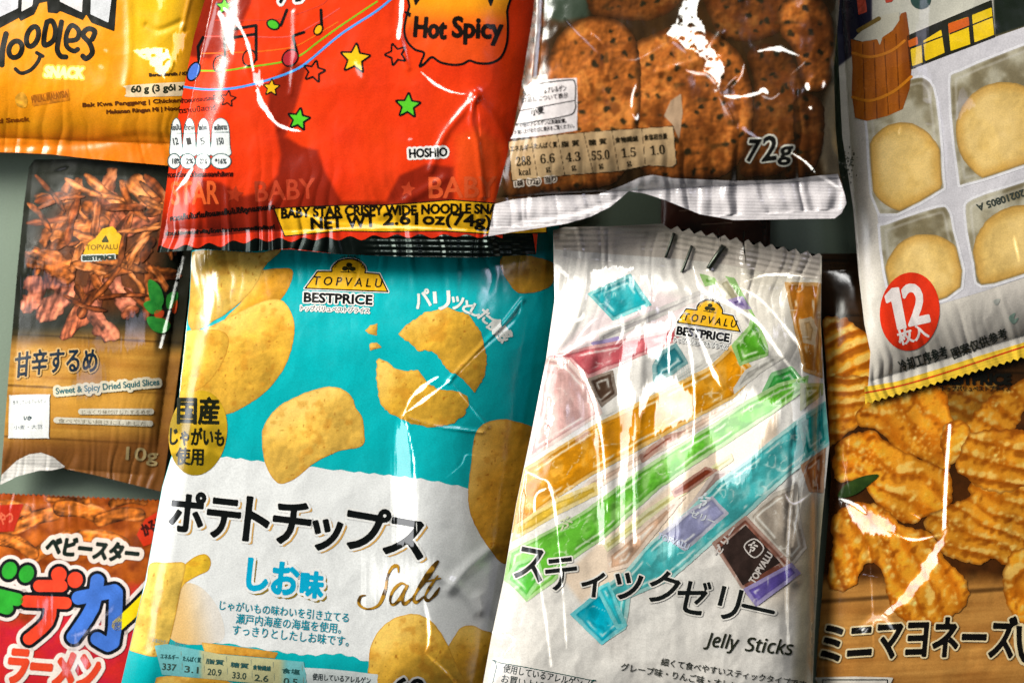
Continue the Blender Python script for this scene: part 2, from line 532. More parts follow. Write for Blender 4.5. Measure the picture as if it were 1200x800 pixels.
def chip(base=(236, 190, 90), seed=1, ang=40, edge=(176, 112, 30), dark=0.0):
    def f(u, v, d):
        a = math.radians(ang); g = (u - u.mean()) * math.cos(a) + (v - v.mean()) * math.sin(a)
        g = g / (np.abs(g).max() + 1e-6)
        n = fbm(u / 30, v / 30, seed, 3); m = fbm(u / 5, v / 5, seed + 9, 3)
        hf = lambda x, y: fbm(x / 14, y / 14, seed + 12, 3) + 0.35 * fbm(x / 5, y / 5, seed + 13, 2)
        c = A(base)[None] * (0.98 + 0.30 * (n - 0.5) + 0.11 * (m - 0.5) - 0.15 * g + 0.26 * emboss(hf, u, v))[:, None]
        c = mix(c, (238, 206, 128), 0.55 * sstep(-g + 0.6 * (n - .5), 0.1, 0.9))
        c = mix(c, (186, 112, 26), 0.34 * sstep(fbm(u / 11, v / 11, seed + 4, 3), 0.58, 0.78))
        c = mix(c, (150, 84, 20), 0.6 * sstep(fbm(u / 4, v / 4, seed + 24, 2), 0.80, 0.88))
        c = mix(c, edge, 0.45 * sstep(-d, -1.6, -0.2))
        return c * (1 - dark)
    return f

def seedcracker(base=(166, 92, 30), seed=1, k=1.0):
    def f(u, v, d):
        n = fbm(u / 34, v / 34, seed, 3); m = fbm(u / 5, v / 5, seed + 3, 3)
        hf = lambda x, y: fbm(x / 11, y / 11, seed + 12, 3) + 0.6 * fbm(x / 4, y / 4, seed + 13, 2)
        c = A(base)[None] * (k * (0.80 + 0.5 * (n - 0.4) + 0.30 * (m - 0.5) + 0.45 * emboss(hf, u, v)))[:, None]
        c = mix(c, A((200, 136, 66)) * k, 0.40 * sstep(m * 0.4 + n * 0.6, 0.52, 0.72))
        c = mix(c, (92, 44, 14), 0.55 * sstep(fbm(u / 18, v / 18, seed + 6, 3), 0.55, 0.72))
        d1, _ = cells(u / 20 + 0.25 * vn(u / 6, v / 6, seed + 2), v / 18 + 0.25 * vn(u / 6, v / 6, seed + 7), seed + 5)
        sel = sstep(fbm(u / 26, v / 26, seed + 8, 2), 0.42, 0.5)
        c = mix(c, (24, 28, 18), 0.8 * sel * sstep(-(d1 + 0.12 * (m - 0.5)), -0.24, -0.12))
        c = mix(c, (40, 34, 18), 0.5 * sstep(vn(u / 9, v / 9, seed + 15), 0.80, 0.98))
        return mix(c, (50, 28, 12), 0.75 * sstep(-d, -9, 0))
    return f

def fried(seed=1, ang=30, per=22.0, base=(242, 156, 38)):
    def f(u, v, d):
        a = math.radians(ang)
        def ridge(x, y):
            t = x * math.cos(a) + y * math.sin(a)
            return np.abs(np.sin((t / per) * math.pi + 2.6 * fbm(x / 40, y / 40, seed, 1))) ** 1.2 * (0.45 + 0.9 * vn(x / 30, y / 30, seed + 30))
        def hf(x, y):
            return 5.6 * ridge(x, y) + 2.8 * fbm(x / 13, y / 13, seed + 1, 2) + 2.5 * vn(x / 6, y / 6, seed + 4) + 0.7 * vn(x / 3, y / 3, seed + 14)
        e = emboss(hf, u, v, 1.5); r = ridge(u, v)
        n = fbm(u / 34, v / 34, seed + 9, 2); m = fbm(u / 9, v / 9, seed + 11, 2)
        d1, _ = cells(u / 6 + m, v / 6, seed + 5); grit = sstep(fbm(u / 22, v / 22, seed + 6, 2), .52, .62) * sstep(-r, -.75, -.4)
        c = mix((204, 112, 16), base, sstep(r + .6 * (m - .5), 0.10, 0.75))
        c = c * (1.0 + 0.34 * (n - 0.5))[:, None]
        c = mix(c, (255, 212, 116), 0.75 * sstep(e, 0.3, 2.0) + 0.5 * grit * sstep(-d1, -.35, -.12))
        c = mix(c, (146, 70, 6), 0.72 * sstep(-e, 0.35, 2.2) + 0.3 * grit * sstep(d1, .4, .6))
        return mix(c, (120, 56, 6), 0.60 * sstep(-d, -4.5, 0))
    return f

def squid(base=(176, 92, 38), seed=1, ang=60):
    def f(u, v, d):
        a = math.radians(ang); t = u * math.cos(a) + v * math.sin(a); s = -u * math.sin(a) + v * math.cos(a)
        n = fbm(s / 3.2, t / 26, seed, 3); m = fbm(u / 12, v / 12, seed + 3, 3)
        hf = lambda x, y: fbm(x / 9, y / 9, seed + 12, 3)
        c = A(base)[None] * (0.40 + 0.80 * n + 0.75 * (m - 0.4) + 1.2 * emboss(hf, u, v))[:, None]
        c = mix(c, (44, 20, 12), 0.5 * sstep(-d, -2.5, -0.3) + 0.4 * sstep(-n, -.36, -.26))
        return mix(c, (240, 166, 116), 0.5 * sstep(n * 0.6 + m * 0.4, 0.56, 0.74))
    return f

def wood(light, dark, ang=0, seed=3, width=40.0):
    def f(u, v, d):
        a = math.radians(ang); t = u * math.cos(a) + v * math.sin(a); s = -u * math.sin(a) + v * math.cos(a)
        g = fbm(t / 90, s / 3.2, seed, 4); h = fbm(t / 60, s / 14, seed + 3, 3)
        c = mix(dark, light, np.clip(0.1 + 0.55 * g + 0.65 * (h - 0.3), 0, 1))
        return mix(c, A(dark) * 0.5, 0.75 * sstep(-np.abs((s / width) % 1 - 0.5), -0.03, -0.005))
    return f

def jelly(base, seed=1, ang=-28, pale=0.45):
    def f(u, v, d):
        a = math.radians(ang); t = u * math.cos(a) + v * math.sin(a); s = -u * math.sin(a) + v * math.cos(a)
        n = fbm(t / 34, s / 14, seed, 3); m = fbm(u / 9, v / 26, seed + 3, 3); w = fbm(t / 30, s / 30, seed + 5, 2)
        c = A(base)[None] * (0.90 + 0.40 * (n - 0.4))[:, None]
        c = mix(c, (228, 222, 214), pale * 0.8 * sstep(n * 0.4 + m * 0.6, 0.46, 0.66))
        c = mix(c, A(base) * 0.74, 0.55 * sstep(fbm(t / 16, s / 9, seed + 9, 3), 0.54, 0.68))
        dd = d + 3.0 * (w - 0.5)
        c = mix(c, (228, 222, 212), (0.30 + .5 * pale) * sstep(-dd, -4.6, -3.4))                            # flat sealed margin of the wrapper
        c = mix(c, A(base) * 0.62, 0.45 * sstep(dd, 3.6, 4.6) * sstep(-dd, -6.2, -4.8))
        c = mix(c, (242, 240, 232), 0.65 * sstep(dd, 7.0, 8.0) * sstep(-dd, -10.5, -9) * sstep(fbm(t / 18, s / 18, seed + 19, 2), .42, .56))  # highlight along the stick, painted into its colour
        k = np.abs(fbm(u / 16, v / 16, seed + 17, 2) - 0.5)
        return mix(c, (238, 234, 226), 0.5 * sstep(-k, -.020, -.006) * sstep(fbm(u / 20, v / 20, seed + 18, 2), .46, .58))
    return f

def pm(pts, u, v, soft):
    """soft mask of a polygon"""
    return sstep(field(fill(A(pts)), u, v), -soft, soft)

BAGS = "snack bags spread out over each other"
BLACK = (14, 16, 16); WHITE = (226, 222, 218)

def emblem(bag, o, ex, ey, layer=3, halo=True, blur=1.0, small=True):
    """yellow plaque with an arched top over a bold black name; o = lower left, ex / ey = its width and height vectors"""
    o, ex, ey = A(o), A(ex), A(ey)
    L = np.hypot(*ex); hgt = np.hypot(*ey)
    q = lambda pts: [tuple(o + ex * a + ey * b) for a, b in pts]
    plaque = q([(0, 0), (0.13, 0.56), (0.30, 0.58)] + [(0.5 - 0.21 * math.cos(t), 0.60 + 0.40 * math.sin(t)) for t in np.linspace(0.15, math.pi - 0.15, 14)]
               + [(0.70, 0.58), (0.87, 0.56), (1, 0)])
    e = bag.part("emblem", [(fill(plaque, off=1.5), WHITE, layer, 0.7), (fill(plaque, off=0.4), BLACK, layer + 0.5, 0.6),
                            (fill(plaque, off=-1.1), (232, 176, 22), layer + 1, 0.6)])
    pt = lambda a, b: o + ex * a + ey * b
    bag.words("T O P V A L U", pt(0.09, 0.13), pt(0.91, 0.13), hgt * 0.27, (30, 22, 8), layer + 2, bold=0.25 * blur, parent=e,
              name="emblem_lettering", shear=0.15)
    tree = [fill(ellipse(*pt(0.5 + dx, dy), L * 0.038, hgt * 0.075, 0, 12)) for dx, dy in ((0, 0.80), (-0.045, 0.68), (0.045, 0.68))]
    tree.append(stroke([pt(0.41, 0.57), pt(0.59, 0.57)], w=1.0)); tree.append(stroke([pt(0.5, 0.57), pt(0.5, 0.75)], w=1.2))
    bag.part("tree_mark", [(s, (40, 40, 14), layer + 2, 0.4) for s in tree[:3]] + [(tree[3], (40, 40, 14), layer + 2.4, 0.4), (tree[4], (40, 40, 14), layer + 2.7, 0.4)], parent=e)
    if small:
        c = pt(0.5, 0.60); r = L * 0.155; a = math.degrees(math.atan2(ex[1], ex[0]))
        bag.part("emblem_lettering", (arc_text("QUALITY AND TRUST", c[0], c[1], r, a - 168, a - 12, hgt * 0.10, 0.05), (60, 40, 8), layer + 2, 0.3), parent=e)
    bag.words("BESTPRICE", pt(0.01, -0.42), pt(0.82, -0.42), hgt * 0.29, BLACK, layer + 2, bold=0.65 * blur, parent=e,
              halo=(WHITE, 1.6) if halo else None, name="emblem_lettering")
    bag.words("トップバリュベストプライス", pt(-0.02, -0.70), pt(0.80, -0.70), hgt * 0.17, (50, 60, 64), layer + 2, bold=0.1, parent=e,
              halo=(WHITE, 1.2) if halo else None, name="emblem_lettering")
    return e

# ---------------------------------------------------------------- the surface the bags lie on
def table():
    me = bpy.data.meshes.new("table_top")
    me.from_pydata([(-1.4, -1.1, 0), (1.4, -1.1, 0), (1.4, 1.1, 0), (-1.4, 1.1, 0)], [], [(0, 1, 2, 3)])
    me.materials.append(TABLE)
    o = link("table_top", me); o['kind'] = 'structure'
table()

# ================================================================ brown pouch, almost wholly hidden
def brown_pouch():
    b = Bag("snack_bag", "dark brown pouch showing only as a strip between the cookie bag and the jelly bag", BAGS,
            [(776, 150), (905, 150), (900, 420), (772, 420)], 6, 12,
            [((776, 150), (772, 420), 1, 40, .7), ((905, 150), (900, 420), 1, 40, .7), ((776, 150), (905, 150), 4, 40, .7), ((772, 420), (900, 420), 4, 40, .7)], seed=77)
    b.body(lambda u, v, d: mix((92, 40, 22), (60, 26, 16), fbm(u / 30, v / 30, 4, 3)))
    b.part("seal_line", [(stroke([(796, 247), (834, 245)], w=1.4), (150, 110, 90)), (stroke([(822, 263), (858, 261)], w=1.4), (150, 110, 90))])
brown_pouch()

# ================================================================ dried squid pouch, left
def squid_pouch():
    out = [(34, 196), (40, 187), (120, 186), (236, 196), (226, 292), (214, 400), (202, 490), (190, 576), (150, 566), (110, 556), (76, 549), (46, 534),
           (22, 541), (1, 560), (10, 440), (20, 320), (28, 240)]
    b = Bag("snack_bag", "dark dried squid pouch with wood print, lying under the orange bag", BAGS, out, 30, 16,
            [((36, 190), (2, 560), 3, 90, .9, .3), ((238, 190), (190, 576), 12, 46, .7), ((36, 190), (236, 194), 14, 130, 1.0, .3), ((0, 556), (190, 572), 14, 90, .8)],
            wave=2.0, crumple=.55, seed=11, film=SATIN, pleats=[(3, 10, 1.2, 40, 30)],
            glints=[('band', [(214, 302), (201, 354), (188, 407)], 4.6, 1.2, .95, 0),
                    ('face', [(22, 322), (40, 314), (70, 322), (86, 336), (60, 340), (34, 352), (24, 350)], 0, 9, .50, 1),
                    ('face', [(150, 360), (172, 366), (172, 402), (152, 412), (120, 414), (96, 400), (116, 392), (140, 398)], 0, 8, .72, 1),
                    ('face', [(96, 420), (124, 424), (126, 462), (92, 470), (84, 448)], 0, 9, .55, 1),
                    ('line', [(63, 201), (80, 196)], 4, 2, .5, 1)])
    def paint(u, v, d):
        n = fbm(u / 18, v / 18, 2, 3)
        c = mix((26, 30, 24), (40, 40, 30), n)
        c = mix(c, mix((70, 36, 18), (128, 66, 28), fbm(u / 6, v / 10, 5, 3)), .9 * sstep(-np.hypot((u - 118) / 84, (v - 296) / 84), -1.05, -.65))
        w = wood((212, 160, 70), (146, 88, 26), 3, 5, 60)(u, v, d)
        y = v + 0.06 * (u - 100)
        c = mix(c, w, sstep(y, 376, 408))
        c = mix(c, (112, 66, 30), 0.85 * sstep(y, 500, 528))
        c = mix(c, (206, 148, 56), 0.6 * sstep(y, 455, 470) * sstep(-y, -500, -484))
        side = (u - (230 - (v - 292) * 0.098 * 1.45))
        c = mix(c, (26, 24, 14), 0.8 * sstep(side, -36, -28) * sstep(-v, -420, -400))
        c = mix(c, (104, 62, 24), 0.6 * sstep(side, -26, -20) * sstep(v, 410, 430))
        return c
    b.body(paint)
    rnd = random.Random(5)
    strips = [([(92, 208), (84, 232), (66, 262), (54, 276), (52, 292)], 15), ([(80, 212), (70, 240)], 11), ([(134, 196), (126, 220), (110, 246), (92, 262)], 18),
              ([(120, 226), (132, 240), (142, 262), (150, 270)], 24), ([(152, 208), (166, 222), (178, 226)], 26), ([(96, 240), (118, 252), (124, 262)], 20),
              ([(84, 262), (104, 268), (128, 258)], 22), ([(190, 234), (166, 240), (146, 262), (130, 282)], 9), ([(188, 252), (160, 260), (146, 276)], 20),
              ([(60, 284), (76, 278), (98, 282), (120, 300)], 22), ([(176, 284), (164, 296), (146, 310), (120, 324)], 20), ([(30, 306), (54, 302), (72, 316), (84, 330)], 30),
              ([(40, 300), (64, 318), (58, 340)], 22), ([(96, 300), (118, 312), (112, 338), (92, 372), (72, 398)], 26), ([(28, 330), (44, 336), (40, 352), (24, 364)], 24),
              ([(60, 330), (78, 342), (60, 360), (44, 374)], 26), ([(128, 316), (140, 344), (158, 362)], 26), ([(108, 352), (112, 370), (124, 388), (140, 392)], 24),
              ([(146, 374), (150, 366), (164, 362)], 14), ([(150, 318), (160, 330), (170, 346)], 7), ([(170, 312), (186, 316), (206, 318)], 8), ([(174, 310), (188, 326), (196, 342)], 9)]
    for i, (pts, w) in enumerate(strips):
        base = [(176, 92, 38), (196, 104, 44), (150, 74, 34), (186, 96, 60), (206, 116, 52)][i % 5]
        if 14 <= i <= 17: base = (198, 112, 84)
        p = path([(x + rnd.uniform(-1, 1), y + rnd.uniform(-1, 1)) for x, y in pts], 5)
        tn = np.gradient(p, axis=0); tn /= np.linalg.norm(tn, axis=1, keepdims=True) + 1e-9; nn = np.stack([-tn[:, 1], tn[:, 0]], 1)
        tt = np.linspace(0, 1, len(p)); wd = w / 2 * np.interp(tt, [0, .15, .4, .6, .85, 1], [.5, .9, .75, 1.05, .8, .25])[:, None]
        jit = A([[rnd.uniform(.75, 1.25)] for _ in p]); jit2 = A([[rnd.uniform(.75, 1.25)] for _ in p])
        ol = np.concatenate([p + nn * wd * jit, (p - nn * wd * jit2)[::-1]])
        dv = p[-1] - p[0]
        b.part("printed_squid_strip", (fill(rough(ol, .9, i, 4)), squid(base, i, math.degrees(math.atan2(dv[1], dv[0])))), 1 + 0.55 * (i % 12), step=1.4)
    for i in range(46):
        x, y = rnd.uniform(44, 200), rnd.uniform(216, 372); an = rnd.uniform(-.4, 2.4); L = rnd.uniform(14, 34)
        if x > 214 - (y - 200) * .1: continue
        p = path([(x - math.cos(an) * L, y - math.sin(an) * L), (x + rnd.uniform(-5, 5), y + rnd.uniform(-5, 5)), (x + math.cos(an) * L, y + math.sin(an) * L)], 5)
        b.part("printed_squid_strip", (stroke(p, w=rnd.uniform(6, 14), taper=[.4, 1, .7, 1, .3]), squid([(176, 90, 38), (146, 70, 30), (206, 116, 54)][i % 3], 60 + i, math.degrees(an))), .8 + .22 * i, step=1.4)
    leaf = lambda u, v, d: mix((26, 110, 40), (64, 160, 60), fbm(u / 6, v / 6, 8, 3))
    for pts in ([(174, 328), (186, 334), (192, 352), (184, 364), (175, 348)], [(168, 356), (180, 352), (190, 362), (178, 368)], [(172, 372), (188, 372), (200, 380), (192, 390), (178, 386)],
                [(196, 346), (208, 342), (206, 356), (196, 362)]):
        b.part("printed_leaf", (fill(smooth(pts, 5)), leaf), 8)
    b.part("printed_chilli", (fill(smooth([(182, 364), (192, 364), (190, 372), (182, 372)], 5)), (196, 70, 30)), 8)
    b.part("printed_chilli", (fill(smooth([(203, 356), (208, 352), (206, 366), (202, 366)], 5)), (196, 70, 30)), 8)
    e = b.part("emblem", [(fill([(97, 298), (104, 284), (112, 279), (120, 268), (132, 265), (142, 276), (145, 284), (139, 298)]), (226, 170, 20))], 8)
    b.words("TOPVALU", (101, 293), (138, 292), 6, (130, 100, 20), 9, bold=.2, name="emblem_lettering", parent=e)
    b.part("emblem_mark", (fill([(118, 284), (124, 275), (128, 284)]), (60, 60, 20)), 9, parent=e)
    b.words("BESTPRICE", (97, 305), (134, 304), 5, (40, 56, 50), 9, bold=.6, halo=((200, 205, 200), 1.2), name="emblem_lettering", parent=e)
    b.words("甘辛するめ", (17, 443), (113, 437), 29, (16, 34, 50), 9, bold=.7, shear=.12, bend=3, halo=((200, 160, 100), 1.6), name="title_lettering")
    b.words("Sweet & Spicy Dried Squid Slices", (66, 464), (187, 453), 9.5, (44, 100, 104), 9, bold=.3, halo=((218, 206, 180), 3.2), name="subtitle_lettering")
    b.part("text_strip", (stroke([(95, 482), (177, 482)], w=7), (206, 198, 180)), 8)
    b.part("text_strip", (stroke([(66, 492), (176, 496)], w=7), (206, 198, 180)), 8)
    b.words("じっくり味付けしたするめを", (96, 485), (176, 485), 5, (130, 120, 100), 9)
    b.words("食べやすい細さにしました。", (68, 495), (175, 499), 5, (130, 120, 100), 9)
    pnl = b.part("allergen_panel", (fill(smooth([(13, 463), (56, 462), (58, 466), (57, 510), (54, 513), (13, 513), (10, 509), (11, 466)], 3)), (226, 226, 224)), 8)
    b.words("使用しているアレルゲン", (15, 474), (54, 472), 5, (70, 80, 90), 9, parent=pnl)
    b.words("いか", (28, 492), (37, 492), 5, (30, 60, 70), 9, bold=.3, parent=pnl)
    b.words("小麦・大豆", (16, 503), (50, 502), 5, (90, 100, 110), 9, parent=pnl)
    b.words("10g", (147, 543), (184, 546), 20, (150, 130, 90), 9, bold=.4, name="weight_lettering")
    b.part("seal_strip", (fill([(2, 556), (20, 539), (34, 532), (48, 530), (62, 535), (77, 547), (60, 551), (46, 551), (20, 558), (0, 568)]), flat((214, 208, 202))), 9,
           rib=lambda u, v: (0 * u, 0.12 * np.sin(v * 1.6)))
    return b
squid_pouch()

# ================================================================ noodle snack, bottom left (big coloured letters)
def ramen_bag():
    top = zigzag((-130, 571), (232, 586), 62, 3.2)
    b = Bag("snack_bag", "red orange bag with big green, red and blue letters outlined in white", BAGS,
            top + [(225, 900), (-140, 900)], 10, 24,
            [((-130, 571), (232, 584), 12, 170, 1.0, .25), ((236, 570), (225, 900), 4, 70, .7), ((-140, 900), (225, 900), 20, 90, .8), ((-130, 571), (-140, 900), 4, 70, .7)],
            seed=23, wave=2, crumple=.6, pleats=[(0, 12, 1.0, 30, 30)],
            glints=[('face', [(40, 706), (60, 690), (66, 700), (58, 740), (40, 760), (34, 740)], 0, 10, .38, 1),
                    ('line', [(80, 745), (110, 735), (140, 700)], 10, 4, .35, 1), ('face', [(84, 745), (120, 730), (112, 790), (70, 800), (60, 780)], 0, 12, .3, 1)])
    def paint(u, v, d):
        n = fbm(u / 20, v / 14, 3, 3); m = fbm(u / 7, v / 7, 9, 3)
        c = mix((120, 50, 12), (214, 110, 32), np.clip(n * 1.5 - 0.35 + 0.5 * (m - .5), 0, 1))
        c = mix(c, (176, 74, 24), sstep(-v, -590, -578))
        r = sstep(v + 0.25 * u + 30 * (n - .5), 716, 745)
        return mix(c, mix((214, 44, 26), (190, 30, 60), n), r)
    b.body(paint)
    rnd = random.Random(3)
    for i, (x, y, w, l, a) in enumerate([(40, 610, 17, 50, -20), (95, 600, 20, 48, 12), (140, 606, 16, 46, -8), (60, 640, 16, 44, -30), (20, 640, 16, 40, 25), (120, 632, 15, 50, 10),
                                         (10, 596, 14, 40, 5), (150, 588, 11, 36, -5), (80, 585, 10, 44, 4)]):
        t = math.radians(a); dx, dy = math.cos(t) * l / 2, math.sin(t) * l / 2
        b.part("printed_noodle", (stroke(path([(x - dx, y - dy), (x + 2, y - 4), (x + dx, y + dy)]), w=w), squid((216, 116, 40), 40 + i, a)), 0.7 + .3 * i, step=1.8)
    b.part("printed_patch", (fill([(-12, 592), (28, 590), (16, 622), (-16, 624)]), flat((178, 40, 22))), 4)
    b.part("printed_patch", (fill([(170, 608), (196, 592), (192, 632), (168, 640), (160, 626)]), flat((196, 48, 20))), 4)
    b.words("おやつ", (-8, 616), (16, 612), 14, (214, 100, 70), 5, bold=.5)
    b.words("かるい", (170, 628), (194, 616), 14, (60, 12, 8), 5, bold=.8)
    b.words("ベビースター", (53, 648), (160, 659), 21, (22, 34, 28), 6, bold=1.5, shear=.1, halo=((226, 208, 196), 5.2), name="title_lettering")
    def big(c, lines, w, dots, k):
        sh = stroke(*[path(l, 3) if len(l) > 2 else l for l in lines], w=w)
        dt = [fill(ellipse(*q, 24)) for q in dots]
        allp = [sh] + dt
        b.part("title_lettering", [(q.grown(8.0), (232, 214, 208), 6.2 + .25 * i, 1.2) for i, q in enumerate(allp)] + [(q.grown(3.8), (20, 22, 26), 7.2 + .2 * i, 1.0) for i, q in enumerate(allp)]
               + [(q, lambda u, v, d: A(c) * (0.9 + .25 * fbm(u / 16, v / 16, k, 2))[:, None], 8.2 + .2 * i, .8) for i, q in enumerate(allp)])
    big((226, 66, 40), [[(46, 686), (72, 686)], [(31, 704), (77, 706)], [(60, 706), (56, 728), (34, 748)]], 14, [(69, 673, 9, 9.5, 20), (88, 679, 9, 9.5, 20)], 2)
    big((46, 160, 48), [[(-24, 672), (-20, 700), (8, 712)], [(-30, 690), (20, 702)]], 15, [(11, 668, 8.5, 10.5, 25), (31, 672, 8.5, 10.5, 25)], 1)
    big((66, 112, 200), [[(92, 700), (134, 692)], [(114, 680), (108, 712), (86, 746)], [(136, 694), (132, 752), (114, 748)]], 16, [], 3)
    big((246, 208, 20), [[(138, 732), (162, 710), (190, 680)]], 14, [], 4)
    t = text("ラーメン", (8, 798), (112, 806), 38, 2.6, .08)
    b.part("title_lettering", [(t.grown(5), (238, 224, 214), 6.2, 1.0), (t, (226, 70, 40), 8.6, .8)])
ramen_bag()

# ================================================================ fried snack, bottom right
def fried_bag():
    out = [(958, 297), (1300, 297), (1300, 900), (952, 900), (958, 760), (968, 640), (974, 560), (968, 430), (962, 360)]
    b = Bag("snack_bag", "bag of golden fried snack pieces over wood with a black brush title", BAGS, out, 10, 34,
            [((955, 297), (955, 900), 2, 52, .7), ((955, 297), (1300, 297), 20, 110, .8), ((1300, 297), (1300, 900), 4, 90, .7), ((955, 900), (1300, 900), 10, 110, .8)],
            seed=31, wave=1.5, crumple=.8,
            glints=[('band', [(1113, 498), (1110, 540), (1108, 575), (1106, 622)], 5.5, 1.4, .85, 0), ('line', [(1110, 618), (1090, 660), (1060, 700), (1010, 742)], 15, 2.2, .7, 0),
                    ('face', [(984, 584), (1004, 590), (1040, 606), (1052, 618), (1044, 630), (1008, 626), (996, 606)], 0, 3, .72, 0), ('line', [(984, 584), (1000, 590), (1016, 602)], 6, 1.4, .9, 0), ('line', [(1040, 622), (1070, 632), (1106, 625)], 4, 1.2, .8, 0),
                    ('line', [(1000, 742), (1030, 722), (1050, 742)], 8, 4, .45, 0), ('line', [(976, 430), (982, 500), (996, 580)], 2.2, 1, .6, 0), ('line', [(996, 500), (992, 545), (986, 580)], 2.6, 1, .7, 0),
                    ('line', [(1018, 640), (1022, 700), (1024, 760)], 2, 1, .5, 0), ('line', [(1010, 672), (1030, 676)], 3, 1, .5, 1), ('line', [(1066, 600), (1080, 608)], 3, 1, .6, 0)])
    wl = wood((226, 164, 84), (156, 96, 38), -4, 7, 140); wd = wood((72, 44, 20), (34, 20, 8), 1, 9, 64)
    def paint(u, v, d):
        c = mix((50, 26, 8), (90, 46, 12), fbm(u / 12, v / 12, 3, 3))
        c = mix(c, wl(u, v, d), sstep(v + 8 * (fbm(u / 30, v / 30, 2) - .5), 668, 690))
        return mix(wd(u, v, d), c, sstep(v + 0.0 * u, 430, 460))
    b.body(paint)
    z1 = lambda pts: [(950 + x * .2126, 430 + y * .2126) for x, y in pts]
    z2 = lambda pts: [(950 + x * .2126, 570 + y * .2126) for x, y in pts]
    P = [([(958, 384), (985, 375), (1000, 384), (1016, 396), (1030, 424), (1030, 446), (996, 438), (976, 446), (956, 450)], 70, 18, 1, 1), (z1([(700, 120), (1010, 90), (900, 270), (860, 335), (780, 305)]), 120, 22, 3, .62), (z1([(855, 340), (1000, 170), (1130, 110), (1200, 80), (1180, 200), (1080, 350), (900, 365)]), 120, 24, 4, .88),
         (z1([(60, 100), (200, 65), (330, 80), (310, 200), (270, 290), (180, 360), (80, 410)]), 80, 17, 2, 1), (z1([(265, 250), (330, 190), (420, 170), (520, 120), (700, 120), (770, 300), (740, 420), (750, 560), (620, 490), (500, 465), (430, 380), (350, 320), (280, 312)]), 130, 25, 5, .96),
         (z1([(735, 360), (780, 308), (852, 320), (852, 420), (780, 515), (738, 470)]), 20, 30, 6, 1), (z1([(148, 450), (230, 388), (345, 368), (420, 430), (600, 520), (740, 575), (772, 650), (745, 770), (640, 800), (560, 845), (480, 830), (400, 775), (330, 680), (260, 605), (148, 610)]), 117, 24, 7, 1),
         (z2([(640, 190), (760, 120), (890, 60), (900, -20), (1180, -70), (1400, 0), (1400, 380), (1180, 350), (1100, 420), (1000, 380), (930, 410), (860, 400), (740, 360), (700, 280)]), 110, 17, 8, .95), (z1([(818, 560), (840, 470), (888, 380), (1000, 358), (1180, 366), (1300, 400), (1300, 620), (1180, 640), (1060, 680), (930, 650), (880, 610)]), 97, 20, 9, 1),
         (z2([(130, 180), (250, 100), (400, 130), (500, 230), (640, 260), (700, 340), (740, 420), (850, 530), (840, 640), (770, 700), (690, 740), (600, 735), (530, 730), (450, 640), (410, 460), (330, 400), (280, 430), (240, 520), (170, 560), (110, 530), (120, 420), (140, 300)]), -32, 21, 10, 1), (z2([(1076, 570), (1090, 430), (1180, 345), (1400, 360), (1400, 800), (1180, 745), (1110, 660)]), 20, 70, 11, .98)]
    for i, (pts, ang, per, sd, k) in enumerate(P):
        fp = fried(sd, ang, per)
        b.part("printed_fried_snack", (fill(rough(smooth(pts, 4), 1.6, sd, 3), off=3.0), lambda u, v, d, fp=fp, k=k: fp(u, v, d) * k), 1 + .6 * i, step=1.3)
    b.part("printed_leaf", [(fill(smooth([(982, 582), (990, 568), (1010, 558), (1030, 556), (1018, 568), (1000, 580)], 5)), lambda u, v, d: mix((30, 52, 18), (60, 84, 30), fbm(u / 8, v / 8, 3)))], 9)
    b.words("BESTPRICE", (1103, 450), (1184, 450), 12, (20, 18, 14), 9, bold=1.1, name="emblem_lettering")
    b.words("トップバリュベストプライス", (1104, 458), (1184, 458), 6, (30, 26, 18), 9, bold=.2, name="emblem_lettering")
    b.words("ミニマヨネーズ", (962, 776), (1188, 770), 47, (18, 14, 12), 10, bold=1.5, shear=.12, bend=4, halo=((236, 214, 170), 1.9), name="title_lettering")
    b.words("い", (1192, 776), (1230, 776), 42, (18, 14, 12), 10, bold=1.2, halo=((236, 214, 170), 3.4), name="title_lettering")
    pnl = b.part("allergen_panel", (fill(smooth([(962, 793), (1040, 793), (1044, 800), (1044, 850), (962, 850), (958, 800)], 2)), (226, 218, 206)), 10)
    b.part("panel_frame", (stroke([(964, 796), (1040, 796), (1040, 848), (962, 848), (964, 796)], w=1.4), BLACK), 11, parent=pnl)
fried_bag()

